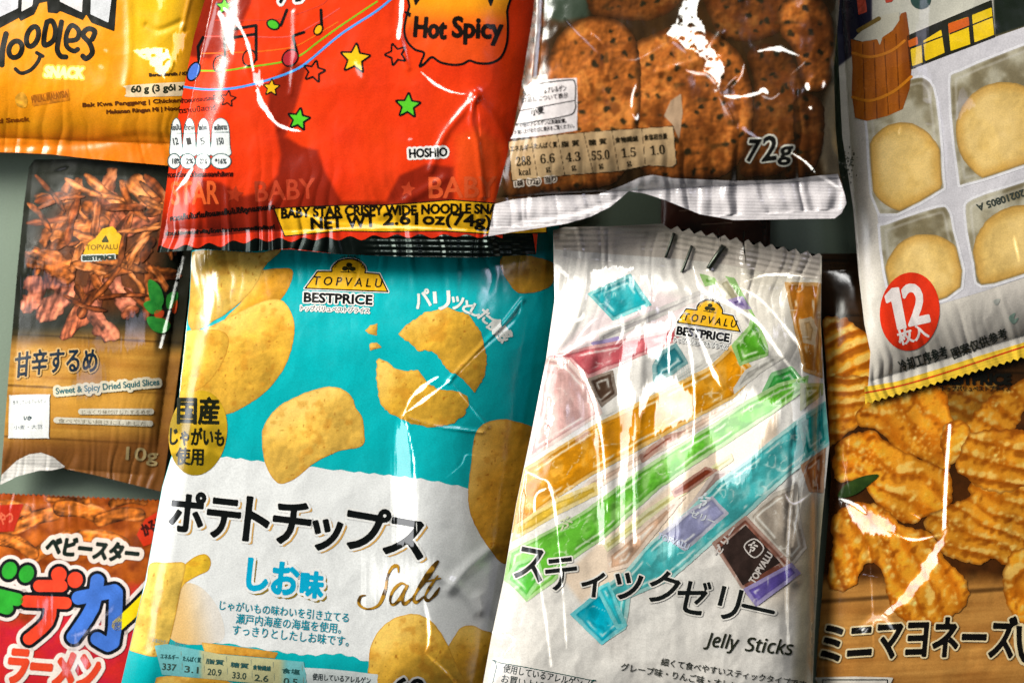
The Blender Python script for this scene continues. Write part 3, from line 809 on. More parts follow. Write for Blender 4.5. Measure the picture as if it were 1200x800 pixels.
# ================================================================ orange noodle snack bag, top left
def orange_bag():
    out = [(-150, -130), (260, -130), (252, 60), (236, 197), (195, 194), (150, 190), (104, 186), (60, 181), (20, 179), (-20, 178), (-150, 182)]
    b = Bag("snack_bag", "orange yellow bag at top left with wobbly black noodles lettering", BAGS, out, 48, 26,
            [((-150, 180), (236, 194), 24, 70, .8), ((262, -130), (236, 197), 4, 60, .7), ((-150, -130), (260, -130), 20, 80, .8), ((-150, -130), (-150, 182), 4, 80, .8)],
            seed=41, film=SATIN, wave=2.0, crumple=.7, pleats=[(0, 16, 1.0, 40, 30)],
            creases=[([(0, 172), (70, 170), (110, 168), (160, 160), (210, 164)], 5, -1.3), ([(150, -10), (152, 60), (148, 100)], 5, 1.6), ([(172, 30), (186, 36), (212, 26)], 4, -1.8), ([(222, 0), (212, 40), (198, 84)], 3, 1.6)],
            glints=[('face', [(153, 59), (176, 54), (198, 56), (202, 70), (193, 94), (182, 86), (172, 72)], 0, 1.6, .82, 0), ('face', [(202, 40), (221, 37), (214, 58), (200, 80), (203, 56)], 0, 1.6, .6, 0),
                    ('face', [(184, 0), (194, -6), (192, 10), (186, 12)], 0, 2, .5, 0), ('line', [(122, 58), (126, 60)], 4, 2, .5, 0), ('line', [(116, 77), (121, 80)], 4, 2, .5, 0)])
    def paint(u, v, d):
        n = fbm(u / 40, v / 30, 3, 3)
        c = mix((232, 152, 22), (224, 134, 14), n)
        c = mix(c, (226, 176, 28), 0.9 * sstep(u, 144, 156) * sstep(-v, -120, -60))
        c = mix(c, (226, 108, 14), 0.8 * sstep(v - .02 * u + 14 * (n - .5), 140, 176))
        return mix(c, (206, 132, 18), .8 * sstep(u - (225 - v * .1), -18, 0))
    b.body(paint)
    K = (20, 20, 16)
    b.part("printed_block_letters", [(fill([(-20, 38), (0, 33), (22, 21), (24, 25), (40, 17), (46, 4), (55, 2), (56, 15), (67, 16), (70, 13), (97, 24), (101, 17), (107, 27), (134, 37), (138, -20), (-20, -20)]), K, 2),
                                     (fill([(-20, 10), (0, 20), (21, 10), (22, -20), (-20, -20)]), flat((196, 194, 200)), 3), (fill([(25, 14), (38, 7), (41, -20), (27, -20)]), flat((206, 200, 196)), 3),
                                     (fill([(70, 2), (96, 15), (98, -20), (72, -20)]), flat((206, 200, 200)), 3), (fill([(106, 17), (127, 27), (133, -20), (107, -20)]), flat((196, 196, 200)), 3)])
    def o_(cx, cy, rx, ry, rot): return stroke(np.concatenate([ellipse(cx, cy, rx, ry, rot, 24), ellipse(cx, cy, rx, ry, rot, 24)[:1]]), w=6)
    for sh in (stroke(path([(7, 40), (3, 58), (2, 76)]), path([(2, 76), (-8, 60), (-14, 44)]), w=6.5), o_(18, 58, 7.5, 10, 20), o_(38, 43, 6.5, 12, 18),
               stroke(path([(55, 26), (52, 40), (52, 53), (62, 48), (65, 36), (61, 25), (55, 26)]), w=6), stroke(path([(72, 26), (69, 44), (67, 58), (71, 66), (77, 67)]), w=6),
               stroke(path([(79, 48), (90, 46), (92, 36), (84, 30), (78, 40), (78, 54), (86, 60), (91, 58)]), w=5.6), stroke(path([(108, 46), (111, 37), (103, 34), (97, 41), (105, 51), (108, 62), (101, 69), (97, 66)]), w=6)):
        b.part("title_lettering", (sh, K), 2, step=.8)
    b.part("smile_line", (stroke(path([(18, 81), (25, 86), (36, 82), (44, 73), (47, 66)]), path([(43, 62), (50, 66)]), w=4.2), K), 2, step=.8)
    b.words("SNACK", (52, 90), (97, 92), 12, (236, 226, 160), 2, bold=1.1, halo=((240, 190, 60), 2), shear=.1, name="subtitle_lettering")
    b.part("stamp_print", [(fill(smooth([(18, 114), (26, 108), (32, 116), (30, 126), (20, 124)], 4)), flat((200, 140, 40), .3, 5)), (fill([(36, 112), (80, 104), (82, 118), (38, 125)]), flat((196, 116, 22), .35, 4))], 1.5)
    b.words("HALAL MALAYSIA", (38, 121), (80, 114), 8, (150, 84, 20), 2, bold=.2)
    b.part("weight_panel", (fill(smooth([(151, 100), (240, 96), (242, 106), (240, 111), (153, 114), (148, 110), (148, 104)], 3)), flat((222, 196, 160))), 2)
    b.words("60 g (3 gói x 20g)", (154, 111), (240, 107), 10, (40, 44, 26), 3, bold=.5, name="weight_lettering")
    b.words("Berat Bersih / Khối lượng", (175, 91), (244, 88), 6, (60, 36, 10), 3, bold=.35)
    b.words("Bak Kwa Panggang | Chicken BBQ", (97, 127), (234, 120), 6, (90, 44, 8), 3, bold=.35)
    b.words("Makanan Ringan Mi | Noodle Snack", (125, 135), (238, 129), 6, (90, 44, 8), 3, bold=.35)
    b.words("Baked Snack", (-24, 146), (34, 142), 5, (130, 64, 10), 3, bold=.4)
orange_bag()

# ================================================================ blue potato chip bag, centre
def chip_bag():
    out = [(226, 262), (655, 262), (655, 420), (628, 560), (604, 700), (590, 800), (580, 905), (126, 905), (142, 800), (170, 680), (190, 570), (205, 520), (212, 440), (222, 350)]
    b = Bag("snack_bag", "turquoise potato chip bag with a white band and bold black Japanese title", BAGS, out, 30, 60,
            [((230, 262), (140, 800), 0, 40, 1.0, .55), ((664, 300), (588, 800), 0, 132, 1.0), ((226, 262), (655, 262), 36, 150, 1.0, .5), ((126, 905), (580, 905), 30, 110, .8)],
            seed=51, wave=1.6, crumple=.55, belly=.45, pleats=[(2, 16, 1.4, 40, 20)],
            creases=[([(612, 352), (590, 380), (560, 410), (525, 447)], 3, 1.6), ([(472, 488), (520, 500), (566, 506)], 2.5, 1.3), ([(527, 448), (548, 472), (572, 500)], 2.5, 1.2), ([(500, 668), (540, 690), (560, 715)], 7, 3.2), ([(578, 640), (545, 668), (528, 690)], 7, 3.0), ([(560, 700), (580, 735)], 6, 2.5)],
            glints=[('face', [(472, 486), (476, 500), (486, 560), (488, 640), (464, 640), (460, 560), (464, 510)], 0, 4, .50, 0), ('line', [(473, 484), (482, 520), (486, 560), (489, 640)], 2.6, .9, .9, 0),
                    ('line', [(472, 488), (482, 466), (500, 450), (514, 441)], 5.5, 1.0, .95, 0), ('line', [(474, 484), (500, 466), (528, 445)], 4.5, 1.0, .9, 0), ('line', [(536, 440), (560, 415), (586, 392), (606, 372), (612, 352)], 4, 1.4, .6, 1),
                    ('line', [(476, 488), (500, 496), (520, 500), (545, 503), (566, 506)], 2.4, .8, .6, 1), ('line', [(532, 452), (550, 475), (570, 500)], 2.2, .8, .55, 1), ('line', [(522, 560), (540, 545), (546, 533), (556, 533)], 2, .8, .5, 1),
                    ('line', [(497, 700), (502, 730), (502, 752), (498, 764)], 5, 1.2, .8, 0), ('line', [(500, 766), (520, 784), (535, 800)], 3, 1, .6, 0),
                    ('line', [(222, 330), (216, 400), (210, 460)], 3, 1, .7, 0), ('face', [(430, 660), (500, 660), (480, 700), (430, 700)], 0, 14, .15, 0)])
    def paint(u, v, d):
        n = fbm(u / 60, v / 60, 3, 3)
        return mix((4, 164, 170), (10, 178, 184), n)
    b.body(paint)
    # white band with a torn edge
    upper = rough(path([(120, 536), (195, 536), (260, 535), (310, 541), (400, 551), (450, 556), (500, 562), (560, 574), (640, 590)], 6), .0)[:-1]
    up = path([(178, 537), (215, 535), (260, 535), (310, 541), (400, 551), (450, 556), (500, 562), (560, 574), (626, 588)], 8)
    up = [(x, y + 1.1 * math.sin(i * 2.1)) for i, (x, y) in enumerate(up)]
    lo = path([(600, 800), (520, 786), (470, 778), (435, 776), (400, 766), (360, 767), (320, 762), (260, 753), (195, 746), (150, 744)], 8)
    lo = [(x, y + 1.2 * math.sin(i * 1.7)) for i, (x, y) in enumerate(lo)]
    b.part("white_band", (fill(up + [(624, 600), (606, 700)] + lo + [(160, 716), (172, 670), (186, 588)]), flat((222, 222, 222), .02)), 1, step=1.5)
    C = [("printed_chip", [(222, 296), (300, 296), (330, 292), (310, 312), (302, 330), (284, 352), (254, 374), (224, 386), (218, 340)], 2.4, (206, 166, 70), 1, 140), ("printed_chip", [(296, 322), (318, 315), (340, 315), (343, 324), (334, 344), (318, 362), (296, 376), (276, 384), (262, 376), (284, 352)], 1.6, (222, 156, 44), 2, 40),
         ("printed_chip", [(268, 372), (300, 356), (325, 350), (339, 362), (345, 384), (338, 420), (318, 452), (290, 474), (262, 486), (232, 482), (210, 470), (214, 420), (230, 392)], 2.0, (224, 170, 58), 3, 60),
         ("printed_chip", [(210, 392), (246, 386), (264, 390), (268, 402), (262, 422), (246, 446), (226, 460), (206, 468), (208, 430)], 2.8, (226, 172, 60), 4, 30),
         ("printed_chip", [(307, 517), (310, 497), (328, 475), (358, 460), (385, 453), (402, 456), (413, 466), (417, 478), (424, 488), (427, 508), (426, 520), (416, 525), (398, 528), (370, 541), (346, 560), (326, 566), (312, 546)], 2.4, (226, 178, 76), 5, 60),
         ("printed_chip", [(553, 536), (556, 512), (566, 497), (586, 491), (606, 494), (628, 504), (640, 540), (630, 600), (612, 650), (590, 660), (572, 640), (558, 618), (549, 592), (550, 560)], 2.4, (212, 150, 44), 8, 20),
         ("printed_chip", [(588, 316), (590, 300), (622, 300), (650, 310), (648, 330), (640, 338), (622, 343), (604, 341)], 2.4, (206, 150, 44), 9, 20),
         ("printed_chip", [(432, 780), (436, 752), (452, 730), (474, 720), (492, 720), (508, 730), (522, 750), (536, 780), (548, 806), (548, 830), (436, 830)], 3.0, (224, 170, 58), 10, 60),
         ("printed_chip", [(512, 778), (526, 756), (538, 737), (552, 732), (566, 738), (582, 748), (584, 800), (560, 830), (536, 812)], 2.4, (220, 160, 46), 11, 60),
         ("printed_chip", [(182, 798), (190, 792), (225, 791), (262, 796), (290, 812), (262, 836), (182, 830)], 2.4, (220, 160, 50), 12, 60)]
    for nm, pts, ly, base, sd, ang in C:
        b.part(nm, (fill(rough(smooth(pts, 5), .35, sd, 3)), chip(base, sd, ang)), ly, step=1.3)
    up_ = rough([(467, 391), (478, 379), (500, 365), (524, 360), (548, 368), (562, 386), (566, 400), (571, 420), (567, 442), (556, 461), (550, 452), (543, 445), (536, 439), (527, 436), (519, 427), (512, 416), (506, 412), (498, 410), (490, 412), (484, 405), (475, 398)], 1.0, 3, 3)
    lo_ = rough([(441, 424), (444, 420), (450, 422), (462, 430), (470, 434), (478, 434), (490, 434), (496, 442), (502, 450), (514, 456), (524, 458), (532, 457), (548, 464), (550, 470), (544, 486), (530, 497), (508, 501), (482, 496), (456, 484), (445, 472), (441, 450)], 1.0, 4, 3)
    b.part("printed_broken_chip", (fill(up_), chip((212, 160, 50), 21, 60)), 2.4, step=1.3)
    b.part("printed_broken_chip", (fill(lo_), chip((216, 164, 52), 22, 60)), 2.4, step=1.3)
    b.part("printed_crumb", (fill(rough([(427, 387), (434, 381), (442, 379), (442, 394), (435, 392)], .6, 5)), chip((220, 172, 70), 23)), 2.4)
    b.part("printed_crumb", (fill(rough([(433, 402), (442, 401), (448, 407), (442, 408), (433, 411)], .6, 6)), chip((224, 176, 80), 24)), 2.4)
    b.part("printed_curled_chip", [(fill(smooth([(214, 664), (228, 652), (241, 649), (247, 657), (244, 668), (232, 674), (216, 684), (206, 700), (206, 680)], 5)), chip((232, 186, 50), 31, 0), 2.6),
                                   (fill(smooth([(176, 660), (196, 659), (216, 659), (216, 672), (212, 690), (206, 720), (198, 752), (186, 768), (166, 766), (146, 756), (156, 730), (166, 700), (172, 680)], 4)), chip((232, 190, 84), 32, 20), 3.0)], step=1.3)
    b.part("printed_chip_shade", (fill(smooth([(212, 690), (228, 684), (248, 700), (262, 730), (256, 752), (200, 748)], 5)), lambda u, v, d: mix((222, 214, 206), (226, 184, 120), sstep(-(u - 216) - (v - 740) * -.2, -42, 6))), 1.6)  # peach shade beside the curled chip, drawn into the print's colour
    # badge
    bad = b.part("origin_badge", (fill(ellipse(232, 507, 34, 50, 8)), lambda u, v, d: mix((150, 122, 16), (198, 158, 30), sstep(fbm(u / 26, v / 26, 6, 3) + .15 * sstep(-v, -500, -480), .42, .62))), 4.0)
    b.words("国産", (208, 496), (256, 497), 31, (24, 26, 12), 5, bold=1.1, parent=bad)
    b.words("じゃがいも", (199, 521), (262, 523), 21, (24, 26, 12), 5, bold=.7, parent=bad)
    b.words("使用", (206, 544), (238, 545), 20, (24, 26, 12), 5, bold=.6, parent=bad)
    emblem(b, (357, 338), (98, 4), (4, -37), 4)
    # title
    for s, p0, p1, h in [("ポ", (198, 620), (236, 624), 46), ("テ", (241, 627), (278, 631), 44), ("ト", (285, 632), (312, 635), 50), ("チ", (318, 634), (360, 639), 48), ("ッ", (364, 642), (397, 646), 35), ("プ", (402, 640), (450, 648), 50), ("ス", (449, 647), (494, 655), 42)]:
        t = text(s, p0, p1, h, 1.7)
        g = text(s, (p0[0] + 3.6, p0[1] + 2.6), (p1[0] + 3.6, p1[1] + 2.6), h, 2.2)
        pr = b.part("title_lettering", [(t, BLACK, 5, .8)])
        b.part("letter_edge", [(g, (206, 158, 84), 3.2, .9), (t.grown(2.6), (226, 224, 222), 4.2, .9)], parent=pr)
    for s, p0, p1, h in [("し", (289, 690), (312, 692), 36), ("お", (318, 694), (347, 697), 36), ("味", (352, 698), (377, 700), 29)]:
        t = text(s, p0, p1, h, 1.7); g = text(s, (p0[0] + 2.6, p0[1] + 3), (p1[0] + 2.6, p1[1] + 3), h, 3.2)
        pr = b.part("flavour_lettering", [(t, (6, 160, 198), 5, .7)])
        b.part("letter_edge", [(g, (140, 116, 40), 3.2, .8), (t.grown(3.0), (226, 224, 222), 4.2, .8)], parent=pr)
    for k, ls in enumerate([[[(428, 697), (422, 699), (421, 708), (431, 713), (444, 708), (451, 692), (454, 675), (460, 664), (466, 663), (467, 670)]],
                            [[(477, 686), (470, 683), (461, 691), (457, 702), (460, 708), (468, 702), (477, 686), (472, 699), (473, 707), (480, 703), (486, 697)]],
                            [[(484, 698), (500, 678), (513, 658), (508, 662), (494, 682), (485, 700), (488, 705), (497, 698)]], [[(513, 674), (502, 690), (498, 699), (502, 703), (510, 696), (515, 688)], [(499, 681), (516, 677)]]]):
        b.part("script_lettering", [(stroke(path(l, 6), w=4.4, taper=[.35, .9, .5, 1, .6, 1, .35] if len(l) > 2 else None if 0 else [.4, .5, .4]), lambda u, v, d: mix((176, 128, 34), (84, 58, 14), sstep(fbm(u / 9, v / 9, 3, 2), .42, .62)), 5 + .3 * j, .6) for j, l in enumerate(ls)])
    T = (6, 140, 160)
    b.words("じゃがいもの味わいを引き立てる", (257, 714), (408, 729), 11.5, T, 5, bold=.12)
    b.words("瀬戸内海産の海塩を使用。", (276, 730), (399, 742), 12, T, 5, bold=.12)
    b.words("すっきりとしたしお味です。", (272, 743), (408, 757), 12, T, 5, bold=.12)
    for ch, (x, y), a, sz in [("パ", (495, 350), -14, 20), ("リ", (518, 352), -4, 21), ("ッ", (536, 355), 8, 15), ("と", (549, 360), 22, 13), ("し", (558, 364), 28, 13), ("た", (569, 370), 36, 15), ("食", (580, 381), 46, 18), ("感", (590, 391), 54, 18)]:
        r = math.radians(a); e = A((math.cos(r), math.sin(r))) * sz * .46; up2 = A((math.sin(r), -math.cos(r))) * sz * .5
        c0 = A((x, y))
        b.words(ch, c0 - e - up2, c0 + e - up2, sz, (222, 222, 216), 4, bold=.7, name="slogan_lettering")
    # nutrition strip and panels at the foot
    pn = b.part("nutrition_panel", (fill([(181, 756), (196, 754), (258, 766), (356, 775), (360, 800), (300, 800), (190, 790)]), lambda u, v, d: mix((116, 186, 190), (214, 190, 130), sstep(u + 10 * fbm(u / 20, v / 20, 3), 236, 246) * sstep(-u, -338, -326) * .8)), 3.6)
    for i, (x, y, a, c) in enumerate([(188, 771, "エネルギー", "337"), (214, 774, "たんぱく質", "3.1"), (241, 777, "脂質", "20.9"), (270, 781, "糖質", "33.0"), (296, 784, "食物繊維", "2.6"), (330, 788, "食塩", "0.5")]):
        b.words(a, (x, y), (x + 21, y + 2), 6, (40, 84, 84), 5, bold=.2, parent=pn)
        b.words(c, (x + 2, y + 13), (x + 18, y + 14.5), 7.5, (60, 80, 70), 5, bold=.2, parent=pn)
        b.part("panel_rule", (stroke([(x + 24, y - 9), (x + 26, y + 16)], w=.8), (140, 150, 130)), 4.4, parent=pn)
    b.words("栄養成分表示（１袋あたり）", (178, 752), (218, 758), 5, (130, 150, 150), 4)
    b.part("printed_slice", (fill([(236, 752), (300, 760), (326, 764), (322, 771), (240, 764)]), chip((222, 160, 60), 41)), 2.2)
    al = b.part("allergen_panel", (fill(smooth([(362, 782), (436, 789), (442, 796), (440, 850), (362, 850), (359, 790)], 3)), (214, 220, 220)), 3.6)
    b.words("使用しているアレルゲン", (366, 796), (434, 801), 8, (50, 60, 64), 5, bold=.15, parent=al)
    b.words("60g", (459, 822), (512, 826), 29, BLACK, 7, bold=1.0, halo=(WHITE, 2.4), name="weight_lettering", shear=.05)
chip_bag()

# ================================================================ red noodle snack bag, top centre
def red_bag():
    out = [(262, -150), (668, -150), (650, 0), (640, 150), (628, 298), (560, 302), (480, 301), (400, 298), (340, 292), (290, 294), (240, 292), (184, 294), (188, 270), (200, 180), (214, 110), (228, 40), (246, -20)]
    b = Bag("snack_bag", "bright red bag with a hot spicy speech bubble and a yellow net weight banner", BAGS, out, 62, 48,
            [((262, -60), (188, 292), 0, 40, .9, .55), ((652, -60), (622, 300), 0, 92, 1.0), ((184, 294), (626, 298), 26, 70, .9, .72), ((262, -150), (668, -150), 30, 90, .8)],
            seed=61, wave=2.4, crumple=.75, belly=.35, pleats=[(2, 14, 2.6, 36, 24)],
            creases=[([(558, 114), (545, 128), (520, 160), (505, 200)], 5, 2.2), ([(558, 114), (552, 140), (560, 170), (566, 230)], 4, 2.0), ([(556, 112), (590, 160), (600, 220)], 7, 3.0), ([(470, 0), (468, 40), (478, 80)], 4, 1.4), ([(345, 15), (344, 60), (340, 110)], 3, 1.2), ([(290, 80), (300, 110), (325, 150)], 4, 1.2), ([(520, 210), (450, 250)], 6, 2)],
            glints=[('line', [(262, 10), (278, 26), (290, 52), (297, 84), (300, 112)], 4.4, .9, .95, 0), ('line', [(257, 14), (266, 34), (273, 64)], 8.5, 1.4, .9, 0), ('line', [(297, 78), (301, 104), (308, 124), (326, 146), (352, 154)], 6, 1.0, .95, 0),
                    ('face', [(296, 86), (304, 82), (310, 98), (300, 104)], 0, 2, .7, 0), ('line', [(254, 2), (246, 36), (236, 76)], 4, 2.4, .62, 2), ('line', [(345, 10), (344, 60), (340, 112)], 6, 3, .28, 0), ('band', [(472, -8), (470, 20), (467, 44)], 5.5, 1.2, .85, 0),
                    ('line', [(493, 84), (512, 100), (530, 108), (548, 111)], 4.4, 1, .9, 0), ('line', [(553, 114), (551, 135)], 3, 1, .7, 0), ('line', [(226, 196), (218, 210), (204, 226)], 5, 1.2, .85, 0), ('line', [(416, 72), (424, 92)], 10, 3, .5, 0), ('line', [(560, 124), (563, 160)], 2, 1, .4, 0),
                    ('line', [(478, 164), (484, 162)], 3, 1, .5, 0), ('line', [(548, 162), (551, 162)], 3, 1, .8, 0), ('line', [(340, 246), (400, 262), (470, 262)], 5, 3, .3, 0), ('line', [(330, 272), (450, 266), (578, 271)], 4, 1.6, .5, 0),
                    ('line', [(206, 216), (216, 190)], 2, 1, .5, 0)])
    dark = (122, 28, 12)
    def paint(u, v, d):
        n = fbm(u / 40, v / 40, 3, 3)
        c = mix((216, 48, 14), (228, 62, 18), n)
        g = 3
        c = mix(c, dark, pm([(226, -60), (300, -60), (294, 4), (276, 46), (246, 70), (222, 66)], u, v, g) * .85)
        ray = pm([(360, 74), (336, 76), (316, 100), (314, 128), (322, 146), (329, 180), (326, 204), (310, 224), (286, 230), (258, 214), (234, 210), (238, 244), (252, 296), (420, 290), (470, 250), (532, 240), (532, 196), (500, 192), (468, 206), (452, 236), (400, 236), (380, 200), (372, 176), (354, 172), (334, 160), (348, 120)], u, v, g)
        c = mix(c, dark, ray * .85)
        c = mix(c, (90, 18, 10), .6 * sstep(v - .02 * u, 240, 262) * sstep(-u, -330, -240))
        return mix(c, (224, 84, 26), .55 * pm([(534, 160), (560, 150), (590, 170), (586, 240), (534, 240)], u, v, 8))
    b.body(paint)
    # bottom seal: dark foil under a scalloped red border
    b.part("seal_strip", (fill([(186, 288), (240, 285), (300, 279), (370, 277), (480, 272), (580, 271), (624, 272), (628, 298), (560, 302), (480, 301), (400, 298), (340, 291), (290, 295), (240, 292), (184, 296)]), flat((24, 34, 30), .2)), 2, mat=FOIL,
           rib=lambda u, v: (0 * u, -0.62 * np.sin((v - .01 * u) * 2 * math.pi / 6.4) * sstep(u, 420, 440)))
    sc = []
    for k in range(15):
        x = 190 + k * 27.5; y = np.interp(x, [186, 240, 300, 370, 480, 600], [289, 285, 279, 278, 274, 275])
        sc.append((x, y)); sc.append((x + 14, y + 3.4 + (k % 3) * .8))
    top = [(x, np.interp(x, [186, 240, 300, 370, 480, 600], [280, 278, 272, 270, 266, 266])) for x, _ in sc[::-1]]
    b.part("seal_border", (fill(smooth(sc, 4, False).tolist() + top), flat((200, 44, 16))), 3)
    lines = [("staff_line", [(216, 102), (240, 105), (270, 104), (300, 98), (332, 88), (350, 80), (364, 70), (400, 40), (440, 14), (462, -4)], (66, 150, 226), 2.6), ("staff_line", [(232, 83), (262, 83), (290, 79), (330, 73), (352, 65), (372, 50), (400, 30), (442, 2)], (120, 176, 36), 2.0),
             ("staff_line", [(236, 63), (270, 62), (310, 60), (344, 55), (366, 44), (396, 26)], (232, 104, 24), 1.3), ("staff_line", [(240, 43), (290, 43), (338, 43), (366, 30), (398, 10)], (222, 82, 72), 1.3), ("staff_line", [(252, 24), (290, 24), (330, 22), (372, 8), (384, 0)], (200, 60, 40), 1.0)]
    for nm, pts, c, w in lines:
        b.part(nm, (stroke(path(pts, 6), w=w), c), 1.4, step=.8)
    def note(stem, heads, c, ly=3):
        items = []
        for hd in heads:
            items += [(fill(hd, off=1.4), BLACK, ly, .7), (fill(hd, off=-.5), c, ly + .6, .7)]
        for s_ in stem: items.append((stroke(s_, w=3.4), BLACK, ly - .5, .7))
        b.part("printed_music_note", items)
    note([[(264, 78), (263, 36), (300, 30), (300, 70)], [(263, 46), (300, 40)]], [ellipse(257, 75, 6.5, 9, 15), ellipse(292, 68, 7, 9, 15)], (214, 56, 18))
    note([[(329, 30), (336, 12)]], [ellipse(320, 29, 7, 5, 25)], (70, 176, 40)); note([[(377, 34), (376, 12)]], [ellipse(373, 35, 4, 6, 30)], (236, 170, 24))
    note([[(348, 62), (343, 44), (344, 42), (356, 38)]], [ellipse(340, 68, 8, 10, 40)], (170, 40, 50)); note([[(233, 72), (232, 55), (238, 44)]], [ellipse(227, 84, 6, 11, 25)], (70, 110, 200))
    STARS = [(267, 116, 9, 8, (214, 60, 20)), (318, 103, 9.5, 4, (238, 180, 28)), (263, 8, 10, 0, (100, 190, 40)), (368, 84, 12, 12, (222, 58, 20)), (416, 69, 17, 6, (240, 184, 24)), (350, 140, 12.5, 10, (80, 186, 40)), (478, 124, 14, 4, (84, 186, 40)), (464, 64, 12, -20, (222, 58, 20))]
    for x, y, r, a, c in STARS:
        b.part("printed_star", [(fill(star(x, y, r, a), off=2.0 if r > 10 else 1.2), BLACK, 2.6, .7), (fill(star(x, y, r - .6, a)), c, 3.4, .7)])
    bub = smooth([(486, -14), (480, 8), (476, 22), (474, 36), (477, 48), (486, 58), (497, 62), (494, 72), (492, 78), (498, 74), (506, 67), (516, 73), (530, 76), (542, 75), (550, 71), (560, 74), (574, 74), (586, 68), (593, 54), (595, 36), (594, 14), (590, -14)], 4)
    sp = b.part("speech_bubble", [(fill(bub, off=1.6), BLACK, 2.2, .8), (fill(bub, off=-1.2), lambda u, v, d: mix((232, 146, 22), (220, 72, 20), sstep(v, 0, 44)), 3)])
    b.part("bubble_spike", [(fill([(481, 16), (474, 14), (480, 20)], off=.8), BLACK), (fill([(484, -6), (487, 6), (491, 0), (496, -6)], off=.8), BLACK), (fill([(570, -6), (575, 7), (580, -6)], off=.8), BLACK)], 4, parent=sp)
    b.words("Hot", (485, 43), (522, 46), 23, (22, 14, 10), 5, bold=1.3, parent=sp, name="bubble_lettering")
    b.words("Spicy", (530, 51), (588, 53), 31, (22, 14, 10), 5, bold=1.3, parent=sp, name="bubble_lettering")
    b.words("ァら", (327, 4), (356, 3), 30, BLACK, 4, bold=1, halo=(WHITE, 3), name="title_lettering")
    # nutrition lozenges
    pn = b.part("nutrition_panel", [(fill(smooth([(x0 + 2, 146), (x0 + (x1 - x0) / 2, 139), (x1 - 2, 146), (x1, 170), (x1, 182), (x0, 182), (x0, 166)], 5), off=.9), (30, 80, 80), 2, .7) for x0, x1 in ((200, 213), (215, 229), (231, 246), (248, 269))]
                + [(fill(smooth([(x0 + 2, 146), (x0 + (x1 - x0) / 2, 139), (x1 - 2, 146), (x1, 170), (x1, 182), (x0, 182), (x0, 166)], 5)), (218, 220, 220), 3, .8) for x0, x1 in ((200, 213), (215, 229), (231, 246), (248, 269))]
                + [(fill(ellipse(cx, 189, rx, 8.5), off=.9), (30, 80, 80), 3.6, .7) for cx, rx in ((204, 7), (220, 8.3), (238, 8.6), (259, 11.4))] + [(fill(ellipse(cx, 189, rx, 8.5), off=-.3), (222, 224, 224), 4.2, .7) for cx, rx in ((204, 7), (220, 8.3), (238, 8.6), (259, 11.4))])
    for x, w, a, c, e in ((201, 11, "ไขมัน", "12", "18%"), (217, 10, "นํ้าตาล", "1", "2%"), (233, 10, "โซเดียม", "5", "22%"), (251, 15, "พลังงาน", "150", "*16%")):
        b.words(a, (x, 153), (x + w, 152), 7, (40, 50, 54), 5, bold=.2, parent=pn)
        b.words(c, (x + w * .25, 170), (x + w * .75, 169), 8, (40, 50, 54), 5, bold=.2, parent=pn)
        b.words(e, (x + 1, 192), (x + w - .5, 192), 6, (40, 50, 54), 5, bold=.3, parent=pn)
    b.part("panel_rule", (stroke([(200, 157), (269, 155)], w=1), (30, 80, 80)), 4, parent=pn)
    B2 = (46, 12, 8)
    b.words("ข้าวอบกรอบรสเผ็ด", (212, 121), (256, 117), 6, B2, 3, bold=.2); b.words("ตราเบบี้สตาร์", (210, 133), (253, 129), 7, B2, 3, bold=.2)
    b.words("ควรบริโภคแต่น้อยและออกกำลังกาย", (197, 208), (273, 207), 7, B2, 3, bold=.3)
    b.words("ควรเก็บในที่แห้งและเย็นไม่ให้ถูกแสงแดด", (200, 261), (322, 247), 9, (20, 10, 8), 3, bold=.4)
    b.words("ส่วนประกอบสำคัญโดยประมาณของผลิตภัณฑ์", (194, 277), (322, 269), 6, (20, 10, 8), 3, bold=.4)
    b.words("STAR", (201, 240), (256, 239), 27, (232, 96, 44), 1.4, bold=.6, name="border_lettering"); b.words("BABY", (300, 236), (370, 232), 23, (176, 60, 34), 1.4, bold=.6, name="border_lettering")
    b.part("border_star", (fill(star(275, 228, 11, 8)), (170, 52, 26)), 1.4); b.part("border_star", (fill(star(478, 222, 10, 8)), (176, 58, 30)), 1.4)
    b.words("BABY", (503, 232), (582, 231), 24, (214, 84, 42), 1.4, bold=.6, name="border_lettering")
    b.words("HOSHIO", (480, 185), (524, 183), 10, BLACK, 3, bold=.6, halo=(WHITE, 2.4), name="name_lettering")
    ban = [(322, 245), (360, 243), (410, 241), (450, 241), (482, 239), (530, 235), (580, 239), (640, 243), (640, 272), (580, 274), (520, 270), (450, 271), (400, 270), (334, 276)]
    bn = b.part("weight_banner", [(fill(ban, off=1.4), BLACK, 3.6, .9), (fill(ban), flat((238, 178, 26), .05), 4.4)])
    b.words("BABY STAR CRISPY WIDE", (330, 256), (488, 252), 11, (24, 18, 8), 5.4, bold=.75, parent=bn, name="banner_lettering", bend=1.5)
    b.words("NOODLE SNACK", (494, 251), (602, 252), 11, (24, 18, 8), 5.4, bold=.75, parent=bn, name="banner_lettering", bend=1.5)
    b.words("NET WT", (365, 269), (440, 265), 13.5, (24, 18, 8), 5.4, bold=.9, parent=bn, name="banner_lettering"); b.words("2.61oz(74g)", (449, 268), (575, 271), 18, (24, 18, 8), 5.4, bold=.8, parent=bn, name="banner_lettering", bend=2)
red_bag()

